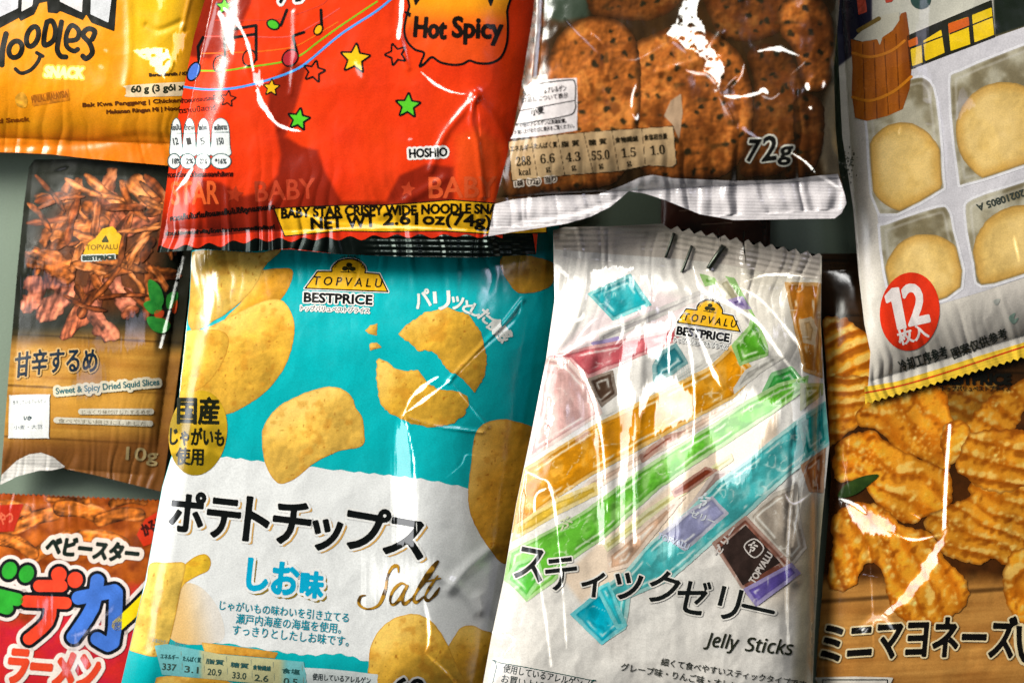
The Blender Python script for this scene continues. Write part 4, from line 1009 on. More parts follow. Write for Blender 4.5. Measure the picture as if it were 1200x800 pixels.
# ================================================================ jelly stick bag
def jelly_bag():
    top = [(648, 270), (662, 266), (720, 265), (776, 262)] + zigzag((780, 262), (960, 296), 13, 6)[1:]
    out = top + [(963, 300), (962, 380), (966, 450), (972, 520), (966, 580), (960, 650), (955, 740), (948, 905), (552, 905), (566, 800), (576, 745), (590, 680), (605, 590), (622, 510), (640, 420), (650, 350)]
    b = Bag("snack_bag", "glossy pale bag of colourful jelly sticks with a torn stapled top", BAGS, out, 52, 34,
            [((650, 270), (564, 800), 0, 70, .62), ((966, 300), (952, 800), 0, 64, .6), ((648, 266), (962, 296), 34, 90, .8), ((552, 905), (948, 905), 30, 100, .8)],
            seed=71, wave=2.2, crumple=1.25, belly=.4, pleats=[(2, 13, 1.5, 60, 24), (0, 30, 1.0, 30, 24)],
            creases=[([(832, 318), (870, 370), (920, 450), (938, 445)], 4, 2), ([(690, 300), (680, 360), (660, 400), (640, 418)], 6, 3), ([(650, 420), (690, 400), (745, 368)], 5, 2.2), ([(760, 360), (752, 420), (744, 540), (736, 640)], 7, 3), ([(700, 400), (690, 450), (710, 520), (716, 640)], 8, 3), ([(800, 375), (830, 430), (862, 470)], 6, 2.4), ([(935, 445), (926, 520), (918, 620), (930, 680)], 7, 3), ([(872, 290), (880, 330), (940, 330)], 6, 2)],
            glints=[('line', [(811, 308), (821, 338), (840, 348), (866, 363), (888, 378), (908, 406), (938, 446)], 5.5, 1.2, .95, 0), ('line', [(854, 332), (890, 350), (924, 388), (938, 410), (940, 444)], 3.4, .9, .95, 0), ('line', [(872, 330), (900, 322), (930, 322), (958, 325)], 3.2, 1, .85, 0), ('line', [(838, 304), (860, 312), (900, 316)], 2.6, 1, .7, 0),
                    ('face', [(750.4, 379.3), (779.1, 374.9), (784.1, 364.1), (789.9, 365.8), (784.1, 391.2), (779.1, 411.4), (772.3, 425.6), (758.8, 418.8), (752.0, 401.3)], 0, 2, 0.78, 0),
                    ('face', [(727.7, 401.3), (738.5, 388.5), (749.3, 381.0), (753.4, 388.5), (742.6, 421.5), (739.2, 441.8), (748.0, 458.7), (739.9, 502.6), (734.5, 570.1), (733.5, 637.6), (723.4, 637.6), (723.4, 570.1), (725.7, 502.6), (721.0, 451.9), (724.4, 424.9)], 0, 2, 0.76, 0),
                    ('face', [(774.0, 435.0), (792.6, 441.8), (812.8, 462.7), (815.5, 482.3), (806.1, 493.1), (779.1, 503.9), (765.6, 510.0), (768.9, 468.8)], 0, 3, 0.7, 0),
                    ('face', [(826.3, 489.1), (870.2, 459.3), (881.0, 454.6), (893.8, 468.8), (920.8, 468.8), (907.3, 495.8), (893.8, 519.4), (877.0, 560.0), (870.2, 570.1), (846.6, 570.1), (838.1, 536.3)], 0, 4, 0.62, 0),
                    ('face', [(647.4, 415.5), (667.0, 418.8), (698.7, 468.8), (708.8, 570.1), (710.2, 637.6), (701.4, 637.6), (701.4, 570.1), (687.9, 475.6), (669.3, 451.9)], 0, 2, 0.7, 0),
                    ('face', [(752.0, 455.3), (779.7, 428.3), (774.7, 458.7), (766.2, 462.0), (749.3, 489.1), (744.6, 516.1), (746.0, 570.1), (748.7, 637.6), (740.6, 637.6), (738.5, 570.1), (740.6, 502.6)], 0, 2.5, 0.74, 0),
                    ('face', [(779.1, 516.1), (806.1, 502.6), (812.8, 516.1), (806.1, 543.1), (799.3, 603.8), (789.2, 651.1), (779.1, 651.1), (785.8, 587.0)], 0, 5, 0.5, 0),
                    ('face', [(927.6, 468.8), (944.5, 451.9), (946.2, 502.6), (937.7, 556.6), (931.0, 563.3), (934.4, 516.1)], 0, 2, 0.62, 0),
                    ('face', [(640.6, 462.0), (648.1, 468.8), (646.7, 502.6), (640.0, 526.2), (637.3, 502.6)], 0, 2, 0.78, 0),
                    ('line', [(802, 378), (810, 420), (814, 470), (812, 520)], 4, 1, .85, 0), ('line', [(812, 380), (826, 410), (838, 440), (850, 462)], 6, 1.1, .9, 0), ('line', [(788, 366), (790, 380), (784, 398), (784, 440)], 4.4, 1, .8, 0), ('line', [(728, 370), (730, 390), (718, 408)], 5, 1.4, .7, 0),
                    ('line', [(646, 414), (660, 416), (680, 400), (700, 388), (730, 380)], 2.6, .9, .8, 0), ('line', [(644, 420), (636, 450), (628, 500), (620, 540)], 4.6, 1.2, .85, 0), ('face', [(646, 466), (650, 470), (648, 500), (640, 530), (638, 500)], 0, 1.4, .8, 0), ('line', [(668, 418), (684, 440), (696, 470), (706, 520), (712, 600)], 5, 1.4, .8, 0),
                    ('line', [(616, 552), (632, 560), (644, 568), (652, 610), (660, 700)], 4, 1, .85, 0), ('line', [(616, 556), (612, 600), (612, 640)], 6, 1.6, .75, 0), ('line', [(626, 600), (628, 580), (640, 572)], 4, 1, .85, 0), ('line', [(628, 600), (630, 660), (640, 730), (646, 780)], 3.4, 1, .6, 0), ('line', [(660, 700), (664, 760)], 3, 1, .5, 0),
                    ('face', [(690, 318), (720, 312), (742, 314), (730, 324), (704, 336), (694, 330)], 0, 2, .6, 0), ('line', [(662, 376), (680, 374), (684, 366)], 4, 1.2, .6, 0), ('line', [(668, 408), (690, 380), (702, 372)], 3, 1, .7, 0), ('line', [(652, 310), (666, 325)], 2.6, 1, .6, 0), ('line', [(652, 345), (660, 358), (676, 340)], 3, 1, .5, 0),
                    ('face', [(928, 448), (940, 442), (946, 452), (944, 480), (930, 500), (928, 470)], 0, 2, .55, 0), ('face', [(938, 490), (950, 488), (948, 516), (938, 540), (930, 560), (930, 530)], 0, 3, .6, 0), ('line', [(954, 530), (940, 560), (936, 590), (928, 640)], 5, 1.4, .6, 0), ('line', [(930, 560), (926, 600), (922, 680), (924, 760)], 4, 1.2, .55, 0), ('line', [(918, 574), (930, 590), (952, 576)], 4, 1.2, .5, 1),
                    ('line', [(570, 740), (590, 742), (602, 750), (590, 768), (578, 782)], 5, 1.5, .7, 0), ('line', [(648, 276), (664, 276)], 3, .9, .95, 0), ('line', [(656, 268), (680, 268)], 2, .9, .5, 0), ('face', [(668, 420), (676, 440), (690, 480), (696, 510), (684, 520), (664, 520), (656, 500), (660, 450)], 0, 9, .28, 1)])
    def paint(u, v, d):
        n = fbm(u / 40, v / 40, 3, 3); m = fbm(u / 3.5, v / 3.5, 9, 2)
        c = mix((216, 209, 202), (228, 223, 217), n)
        c = c * (1 + .07 * (m - .5))[:, None]
        z4 = lambda pts: [(570 + x * .3376, 500 + y * .3376) for x, y in pts]
        c = mix(c, (228, 200, 172), .75 * pm(z4([(260, 520), (400, 392), (740, 120), (1010, -60), (1010, 30), (800, 190), (560, 410), (480, 500), (330, 610)]), u, v, 4))
        c = mix(c, (222, 196, 200), .6 * pm(z4([(60, -100), (500, -500), (760, -420), (500, -260), (160, 40)]), u, v, 8))
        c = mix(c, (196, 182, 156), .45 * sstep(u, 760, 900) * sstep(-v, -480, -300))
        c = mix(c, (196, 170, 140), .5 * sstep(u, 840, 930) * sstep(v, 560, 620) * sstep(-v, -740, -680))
        return mix(c, (176, 164, 128), .7 * sstep(u - (966 - (v - 500) * .06), -26, -10) * sstep(v, 560, 600))  # shaded right side painted into the film colour
    b.body(paint, step=1.5)
    b.part("seal_strip", (fill(top + [(962, 328), (900, 320), (840, 308), (780, 302), (720, 298), (650, 292)]), flat((196, 184, 172), .05)), 1, step=1.2,
           rib=lambda u, v: (0 * u, -0.5 * np.sin((v - 264 - np.clip(u - 780, 0, 400) * .19) * 2 * math.pi / 6.6) * sstep(-(v - 264 - np.clip(u - 780, 0, 400) * .19), -34, -22)))
    z3 = lambda pts: [(590 + x * .3376, 300 + y * .3376) for x, y in pts]
    z4 = lambda pts: [(570 + x * .3376, 500 + y * .3376) for x, y in pts]
    J, K2 = "printed_jelly_stick", "jelly_band"
    Q = [(J, z3([(290, 130), (440, 60), (515, 170), (380, 225)]), (20, 160, 170), .25, -28), (K2, z3([(330, 270), (700, 110), (720, 135), (560, 205), (340, 305)]), (196, 188, 186), .3, -28), (K2, z3([(300, 300), (400, 278), (408, 300), (330, 328)]), (106, 78, 164), .2, -28),
         (J, z3([(140, 350), (300, 312), (400, 292), (600, 248), (612, 290), (390, 385), (290, 428), (230, 362)]), (190, 84, 92), .3, -18), (J, z3([(140, 350), (230, 360), (290, 430), (345, 545), (80, 712)]), (222, 172, 166), .3, 70), (J, z3([(285, 425), (380, 395), (396, 480), (340, 525)]), (82, 58, 44), .15, -28),
         (J, z3([(515, 380), (545, 330), (600, 300), (642, 370), (590, 410), (520, 440)]), (40, 124, 134), .25, -28), (K2, z3([(340, 548), (560, 442), (720, 342), (790, 312), (700, 384), (560, 466), (350, 574)]), (198, 192, 184), .3, -28),
         (J, z3([(65, 740), (330, 575), (480, 500), (620, 430), (720, 380), (790, 308), (884, 405), (800, 492), (640, 578), (450, 684), (300, 764), (180, 844), (24, 966)]), (228, 148, 14), .25, -28), (K2, z3([(300, 772), (640, 583), (800, 496), (846, 470), (836, 506), (640, 628), (460, 728), (330, 806), (200, 870)]), (228, 192, 168), .3, -28), (K2, z3([(470, 690), (560, 622), (640, 600), (560, 660), (480, 720)]), (170, 84, 60), .3, -28),
         (K2, z4([(100, 340), (240, 250), (380, 190), (392, 232), (240, 310), (86, 400)]), (230, 186, 60), .3, -28),
         (J, z3([(680, 60), (735, 75), (742, 95), (700, 106)]), (96, 170, 40), .2, -28), (J, z3([(740, 90), (780, 72), (860, 200), (800, 180)]), (196, 186, 150), .4, 50), (J, z3([(768, 68), (802, 76), (880, 220), (918, 310), (920, 345), (820, 382), (790, 310), (850, 244), (862, 204)]), (84, 166, 34), .25, 60), (K2, z3([(776, 152), (830, 138), (862, 186), (800, 182)]), (104, 76, 154), .2, 20),
         (K2, z3([(840, 395), (930, 345), (980, 350), (900, 400), (800, 480), (796, 460)]), (192, 186, 176), .3, -28), (J, z3([(896, 470), (930, 404), (1000, 380), (1044, 432), (960, 492)]), (50, 168, 60), .25, -28),
         (J, z4([(80, 430), (200, 366), (330, 296), (440, 216), (520, 156), (660, 66), (790, -14), (900, -90), (1010, -150), (1120, -180), (1110, -130), (1000, -50), (880, 30), (740, 120), (600, 214), (470, 334), (400, 392), (280, 474), (240, 534), (140, 606), (56, 520)]), (104, 190, 54), .38, -30),
         (K2, z4([(100, 470), (180, 440), (200, 520), (140, 600), (60, 530)]), (90, 200, 60), .3, 40), (K2, z4([(400, 404), (560, 284), (700, 192), (850, 90), (860, 116), (700, 226), (560, 324), (420, 434)]), (222, 212, 130), .3, -32), (K2, z4([(420, 440), (560, 324), (640, 262), (694, 240), (560, 404), (500, 484), (420, 504)]), (224, 178, 146), .35, -40),
         (K2, z4([(690, 290), (790, 150), (850, 150), (800, 210), (700, 300)]), (176, 148, 140), .3, -40), (J, z4([(640, 222), (760, 138), (806, 148), (700, 226), (652, 246)]), (142, 60, 36), .2, -35), (K2, z4([(905, 310), (1000, 226), (1080, 196), (1084, 290), (1112, 420), (1060, 484)]), (182, 166, 150), .35, 50),
         (J, z4([(480, 500), (560, 408), (700, 288), (800, 188), (900, 118), (1010, 28), (1100, -42), (1190, -100), (1192, 60), (1060, 162), (920, 292), (800, 392), (640, 532), (500, 592), (484, 700), (400, 755), (290, 650), (400, 560)]), (74, 186, 188), .42, -40), (K2, z4([(600, 372), (700, 290), (784, 238), (842, 300), (760, 372), (690, 432)]), (150, 150, 188), .3, -40),
         (K2, z4([(1080, -20), (1190, -96), (1190, 50), (1110, 110)]), (0, 150, 146), .2, -40), (J, z4([(290, 650), (400, 560), (424, 536), (486, 690), (400, 757)]), (0, 178, 204), .25, 50), (K2, z4([(380, 560), (425, 536), (490, 690), (450, 700)]), (40, 196, 210), .15, 60),
         (J, z3([(975, 90), (1104, 92), (1108, 424), (1040, 400), (1020, 300)]), (204, 122, 24), .12, 80), (K2, z3([(1030, 220), (1070, 210), (1090, 250), (1080, 310), (1040, 300)]), (196, 150, 90), .2, 20), (K2, z3([(1030, 440), (1110, 440), (1110, 480), (1030, 540)]), (140, 150, 50), .25, -30), (K2, z4([(1090, 132), (1178, 70), (1170, 230), (1120, 224)]), (172, 92, 40), .2, 70)]
    for i, (nm, pts, c, pale, ang) in enumerate(Q):
        b.part(nm, (fill(rough(pts, .35, i, 5)), jelly(c, i + 1, ang, pale)), 1 + .10 * i, step=1.3)
    pk = b.part("printed_purple_packet", [(fill(z4([(782, 402), (900, 306), (1090, 505), (936, 622), (886, 560)])), jelly((128, 74, 58), 20, 50, .15), 6), (fill(z4([(810, 420), (900, 340), (1020, 470), (890, 550)])), flat((52, 38, 34), .2, 8), 6.6), (fill(z4([(890, 562), (1060, 470), (1092, 508), (936, 624)])), jelly((108, 88, 180), 21, -28, .2), 7)], 6)
    for s, p0, p1, h, ly in [("ゼリー", (842, 652), (864, 620), 9, 7.6), ("TOPVALU", (884, 684), (906, 650), 8, 7.6), ("ぶ", (879, 648), (889, 640), 9, 7.6)]:
        b.words(s, p0, p1, h, (198, 188, 182), ly, bold=.4, parent=pk)
    fr = smooth([(872, 640), (884, 631), (895, 642), (884, 653)], 4)
    b.part("packet_frame", (stroke(np.concatenate([fr, fr[:1]]), w=1.5), (198, 188, 182)), 7.6, parent=pk)
    b.words("ゼリー", (808, 604), (836, 615), 8, (196, 198, 204), 6, bold=.35); b.words("ぶ", (820, 596), (834, 584), 11, (204, 208, 212), 6, bold=.5)
    b.words("TOPVALU", (770, 630), (806, 644), 7, (190, 196, 216), 6, bold=.4); b.words("ぶ", (658, 622), (672, 612), 11, (206, 210, 170), 6, bold=.4)
    for k in range(9):
        b.part("crimp_line", (stroke([(788 + k * .9, 432 + k * 1.9), (806 + k * .4, 424 + k * 2.1)], w=.7), (120, 176, 168)), 3)
    emblem(b, (793, 378), (75, 11), (2, -32), 5)
    for s, p0, p1, h in [("ス", (602, 676), (634, 682), 37), ("テ", (642, 692), (678, 688), 36), ("ィ", (680, 697), (706, 700), 29), ("ッ", (718, 700), (750, 704), 31), ("ク", (756, 702), (788, 712), 39), ("ゼ", (790, 714), (826, 722), 40), ("リ", (838, 722), (862, 728), 37)]:
        b.words(s, p0, p1, h, (22, 24, 24), 7, bold=.75, halo=((224, 218, 210), 1.7), name="title_lettering", step=.7)
    b.part("title_lettering", [(stroke([(870, 709), (907, 717)], w=7.8), (224, 218, 210), 6.5), (stroke([(871, 709), (906, 717)], w=4.6), (22, 24, 24), 7)])
    b.words("𝘑𝘦𝘭𝘭𝘺", (824, 761), (864, 766), 22, (40, 42, 30), 6, bold=.35, name="subtitle_lettering"); b.words("𝘚𝘵𝘪𝘤𝘬𝘴", (873, 762), (929, 767), 17, (40, 42, 30), 6, bold=.35, name="subtitle_lettering")
    T = (50, 52, 46)
    b.words("細くて食べやすいスティックタイプです", (774, 779), (944, 806), 9, T, 6, bold=.12); b.words("グレープ味・りんご味・オレンジ味・", (727, 785), (890, 812), 9.5, T, 6, bold=.12)
    fr = smooth([(586, 776), (690, 796), (692, 800), (690, 850), (580, 850), (582, 780)], 3)
    pnl = b.part("allergen_panel", [(fill(fr), flat((208, 202, 198), .03), 5), (stroke(np.concatenate([fr, fr[:1]]), w=1.2), (20, 70, 66), 5.6)])
    b.words("使用しているアレルゲン（", (589, 787), (690, 806), 10, (40, 50, 50), 6.2, bold=.15, parent=pnl); b.words("お買い上げのたびに", (587, 799), (674, 816), 10, (40, 50, 50), 6.2, bold=.15, parent=pnl)
    # staples and tears
    for p0, p1, w in [((790, 273), (780, 302), 1.7), ((811, 288), (799, 319), 1.7), ((848, 288), (830, 315), 3.0)]:
        P = A([p0, p1]); P = np.concatenate([P[:1], P[:1] * .9 + P[1:] * .1, P[:1] * .1 + P[1:] * .9, P[1:]])
        hgt = [1.4, 3.4, 3.4, 1.4]
        ring = 8; co = []; F = []
        d = (P[-1] - P[0]); nn = A((-d[1], d[0])) / np.hypot(*d)
        for i in range(4):
            base, _ = b.lift(P[i:i + 1, 0], P[i:i + 1, 1], hgt[i]); base = base[0]
            for k in range(ring):
                t = 2 * math.pi * k / ring
                co.append(base + A((nn[0] * math.cos(t), -nn[1] * math.cos(t), math.sin(t) * .8)) * w * S)
        for i in range(3):
            for k in range(ring):
                F.append((i * ring + k, i * ring + (k + 1) % ring, (i + 1) * ring + (k + 1) % ring, (i + 1) * ring + k))
        me = bpy.data.meshes.new("staple"); me.from_pydata([tuple(c) for c in co], [], F); me.materials.append(STEEL)
        me.polygons.foreach_set('use_smooth', [True] * len(F)); me.update()
        link("staple", me, b.root)
    b.part("tear", [(stroke(path([(841, 268), (844, 280), (843, 290)]), w=1.8, taper='end'), (40, 24, 16)), (stroke(path([(872, 272), (871, 286), (873, 298), (874, 310)]), w=3.0, taper='end'), (30, 18, 12))], 3)
jelly_bag()

# ================================================================ rice cracker bag, top right
def rice_bag():
    bot = zigzag((1014, 475), (1290, 394), 34, -3.6)
    out = [(974, -150), (1300, -150)] + bot[::-1] + [(1018, 446), (1020, 412), (1013, 380), (1006, 320), (1000, 245), (987, 160), (983, 80), (978, -30)]
    b = Bag("snack_bag", "white bag of round pale rice crackers in a tray, marked 12 in red circle", BAGS, out, 50, 20,
            [((976, -150), (1018, 470), 0, 30, .7), ((1014, 475), (1290, 394), 26, 60, .8), ((974, -150), (1300, -150), 20, 80, .8), ((1300, -150), (1290, 394), 0, 80, .8)],
            seed=81, film=SATIN, wave=1.4, crumple=.7, belly=.5, pleats=[(1, 13, 1.8, 40, 20)],
            glints=[('face', [(1076, 0), (1086, -8), (1090, 10), (1082, 60), (1078, 84), (1070, 80), (1074, 40)], 0, 3, .5, 1), ('face', [(1082, 84), (1086, 76), (1096, 106), (1092, 126), (1084, 112)], 0, 3, .5, 1), ('face', [(1121, 106), (1130, 103), (1143, 124), (1132, 132), (1120, 141)], 0, 1.6, .7, 1),
                    ('line', [(1082, 116), (1090, 120)], 5, 1.4, .6, 1), ('line', [(1085, 145), (1092, 146)], 4, 1.2, .7, 1), ('line', [(1055, 148), (1053, 158)], 3, 1, .5, 0), ('line', [(1188, 276), (1194, 306)], 3, 1.2, .4, 0), ('line', [(1098, 110), (1106, 160), (1112, 220)], 4, 2, .4, 1)])
    def paint(u, v, d):
        n = fbm(u / 50, v / 50, 3, 3)
        c = mix((206, 198, 186), (216, 206, 196), n)
        c = mix(c, (172, 168, 150), .6 * sstep(-(u - (1000 + (v - 200) * .1)), -16, 4) * sstep(-v, -300, -160))
        c = mix(c, (24, 22, 44), pm([(970, -160), (1022, -160), (1022, 30), (1012, 50), (998, 66), (975, 84)], u, v, 1.5))
        c = mix(c, (196, 192, 178), pm([(1024, -160), (1196, -160), (1162, 2), (1064, 40), (1040, 60), (1022, 50)], u, v, 2))
        c = mix(c, (26, 34, 24), pm([(1164, 0), (1300, -70), (1300, 10), (1200, 32), (1166, 44)], u, v, 1.5))
        c = mix(c, (106, 92, 58), pm([(1066, 78), (1166, 42), (1300, 0), (1300, 20), (1200, 42), (1120, 74), (1088, 90)], u, v, 2))
        return c
    b.body(paint)
    cell = [([(1018, 110), (1066, 92), (1086, 92), (1098, 116), (1106, 206), (1100, 226), (1030, 252), (1016, 160)], 1), ([(1112, 100), (1126, 82), (1200, 52), (1300, 14), (1300, 160), (1210, 192), (1134, 216), (1122, 206)], 2),
            ([(1030, 270), (1038, 262), (1098, 242), (1112, 246), (1118, 270), (1128, 338), (1062, 362), (1040, 340)], 3), ([(1130, 250), (1140, 232), (1200, 212), (1300, 176), (1300, 290), (1210, 320), (1150, 336), (1140, 310)], 4)]
    bound = {1: 1, 2: 2, 3: 3, 4: 4}
    rib_ = b.part("tray_window", [(fill([(1012, 118), (1062, 88), (1084, 72), (1200, 32), (1300, -4), (1300, 292), (1150, 342), (1062, 368), (1042, 342), (1030, 268)]), flat((208, 203, 208), .03))], 1)
    for pts, sd in cell:
        b.part("tray_hollow", (fill(smooth(pts, 3), off=.5), lambda u, v, d: mix(mix((124, 112, 84), (186, 178, 156), sstep(fbm(u / 22, v / 22, 5, 3), .3, .7)), (212, 206, 200), .8 * sstep(-d, -4, -1) + .35 * sstep(d, 6, 8) * sstep(-d, -11, -9))), 2)  # flat patch; the recess is shaded by its darker colour
    def mochi(cx, cy, r, sd):  # roundness is painted: lighter at upper left, darker towards the rim
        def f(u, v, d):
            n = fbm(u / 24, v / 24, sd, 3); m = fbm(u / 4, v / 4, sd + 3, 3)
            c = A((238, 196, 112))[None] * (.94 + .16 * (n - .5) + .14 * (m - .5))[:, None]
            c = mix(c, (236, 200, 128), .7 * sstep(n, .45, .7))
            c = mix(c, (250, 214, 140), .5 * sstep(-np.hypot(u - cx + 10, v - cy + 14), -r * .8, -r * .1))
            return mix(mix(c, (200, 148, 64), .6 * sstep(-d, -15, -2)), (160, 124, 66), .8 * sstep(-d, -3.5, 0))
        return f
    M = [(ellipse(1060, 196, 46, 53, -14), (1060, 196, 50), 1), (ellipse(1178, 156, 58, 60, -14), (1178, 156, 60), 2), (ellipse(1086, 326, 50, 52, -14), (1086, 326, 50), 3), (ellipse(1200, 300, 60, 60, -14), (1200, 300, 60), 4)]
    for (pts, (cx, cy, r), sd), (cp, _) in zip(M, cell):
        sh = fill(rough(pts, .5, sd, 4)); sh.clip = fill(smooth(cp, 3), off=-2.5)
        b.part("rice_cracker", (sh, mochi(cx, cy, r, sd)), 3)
        cl = smooth(cp, 3); b.part("tray_rim", (stroke(np.concatenate([cl, cl[:1]]), w=3.0), (226, 222, 226)), 2.6)
    b.words("20210805 A", (1199, 222), (1144, 240), 8, (60, 66, 60), 4, bold=.4, name="date_lettering")
    K = (34, 34, 24)
    wf = b.part("printed_house_front", [(fill([(1063, 42), (1162, 0), (1166, 44), (1108, 66), (1066, 82)]), K)], 3)
    for pts, c in [([(1067, 58), (1080, 51), (1082, 73), (1069, 78)], (236, 196, 40)), ([(1082, 48), (1103, 35), (1107, 62), (1084, 72)], (238, 196, 24)), ([(1064, 48), (1075, 43), (1076, 52), (1065, 56)], (206, 96, 26)), ([(1111, 28), (1134, 20), (1137, 52), (1114, 60)], (236, 196, 20)), ([(1111, 28), (1135, 20), (1136, 30), (1112, 40)], (208, 92, 24)), ([(1139, 18), (1162, 9), (1165, 41), (1142, 50)], (238, 198, 24))]:
        b.part("printed_window", (fill(pts), flat(c, .05)), 4 if c[1] > 150 else 4.6, parent=wf)
    b.part("window_bar", [(stroke(l, w=1.6), K) for l in ([(1067, 57), (1104, 43)], [(1113, 40), (1163, 20)], [(1080, 46), (1082, 74)], [(1136, 18), (1140, 50)])], 5.2, parent=wf)
    tub = b.part("printed_wooden_tub", (fill([(997, 46), (1006, 49), (1020, 48), (1034, 44), (1046, 36), (1056, 16), (1062, 14), (1065, 36), (1068, 84), (1066, 104), (1058, 128), (1040, 136), (1016, 142), (1002, 138), (998, 110), (999, 80)]),
                                       lambda u, v, d: mix(mix((150, 76, 14), (196, 108, 26), fbm(u / 5, v / 40, 3, 3)), (110, 50, 8), .7 * sstep(u, 1050, 1068) + .5 * sstep(-u, -1004, -996))), 3)
    b.part("tub_hoop", [(stroke(path([(999, 62), (1020, 67), (1044, 60), (1060, 48)]), w=3.2), (206, 122, 30)), (stroke(path([(999, 114), (1020, 118), (1046, 108), (1068, 90)]), w=3.4), (210, 126, 28))], 4.4, parent=tub)
    b.part("stave_line", [(stroke(l, w=1.2), (96, 46, 8)) for l in ([(1011, 52), (1014, 140)], [(1024, 50), (1028, 140)], [(1036, 46), (1041, 134)], [(1050, 40), (1054, 128)])], 3.8, parent=tub)
    b.part("tub_contents", [(fill([(1000, 46), (1012, 34), (1034, 18), (1054, 14), (1054, 24), (1046, 36), (1034, 44), (1031, 54), (1028, 46), (1010, 49)]), flat((196, 190, 172))), (stroke([(1006, 36), (1030, 22)], w=5), (120, 96, 40), 4.6)], 4)
    b.part("printed_patch", (fill([(1004, 0), (1014, -4), (1016, 14), (1006, 18)]), flat((180, 70, 50), .3, 4)), 3)
    b.part("printed_patch", (fill([(1036, -10), (1048, -10), (1046, 2), (1038, 4)]), flat((196, 70, 50))), 3)
    b.part("printed_patch", (fill(ellipse(1079, 0, 12, 11)), flat((44, 70, 64))), 3)
    rnd = random.Random(2)
    b.part("printed_twig", [(fill(ellipse(995 + rnd.gauss(0, 4), 192 + rnd.gauss(0, 11), rnd.uniform(.6, 1.5), rnd.uniform(.6, 1.5), 0, 8)), (96, 96, 82), 2 + .05 * k, .5) for k in range(42)])
    b.part("printed_twig", [(fill(smooth([(1182, 372), (1190, 366), (1188, 374), (1194, 372), (1188, 380)], 3)), (150, 176, 160), 3), (fill(smooth([(1164, 352), (1172, 350), (1168, 358)], 3)), (176, 176, 168), 3)])
    c12 = b.part("count_disc", [(fill(ellipse(1066, 365, 35, 46, 6)), flat((228, 52, 22), .04))], 5)
    b.part("count_lettering", (fill([(1037, 347), (1045, 338), (1053, 337), (1062, 384), (1052, 386), (1045, 352), (1039, 355)], off=.6), (236, 224, 220)), 6, parent=c12); b.words("2", (1066, 381), (1089, 376), 46, (236, 224, 220), 6, bold=1.8, parent=c12, name="count_lettering")
    b.words("枚入", (1055, 405), (1089, 395), 18, (236, 224, 220), 6, bold=.6, parent=c12, name="count_lettering")
    b.words("冷却工序参考", (1056, 437), (1112, 419), 15, (44, 50, 44), 4, bold=.3); b.words("图案仅供参考", (1118, 421), (1182, 396), 13, (60, 62, 54), 4, bold=.3)
    ys = [(1013, 453), (1050, 447), (1100, 432), (1150, 416), (1200, 401), (1290, 374)]
    st = b.part("seal_strip", (fill(ys + bot[::-1]), flat((240, 196, 56), .05)), 3, rib=lambda u, v: (0 * u, .10 * np.sin((v + .3 * u) * 1.6)))
    b.part("seal_line", (stroke(path([(1014, 460), (1050, 453), (1090, 442), (1140, 426), (1200, 406), (1290, 378)]), w=1.8), (214, 60, 26)), 4, parent=st)
rice_bag()

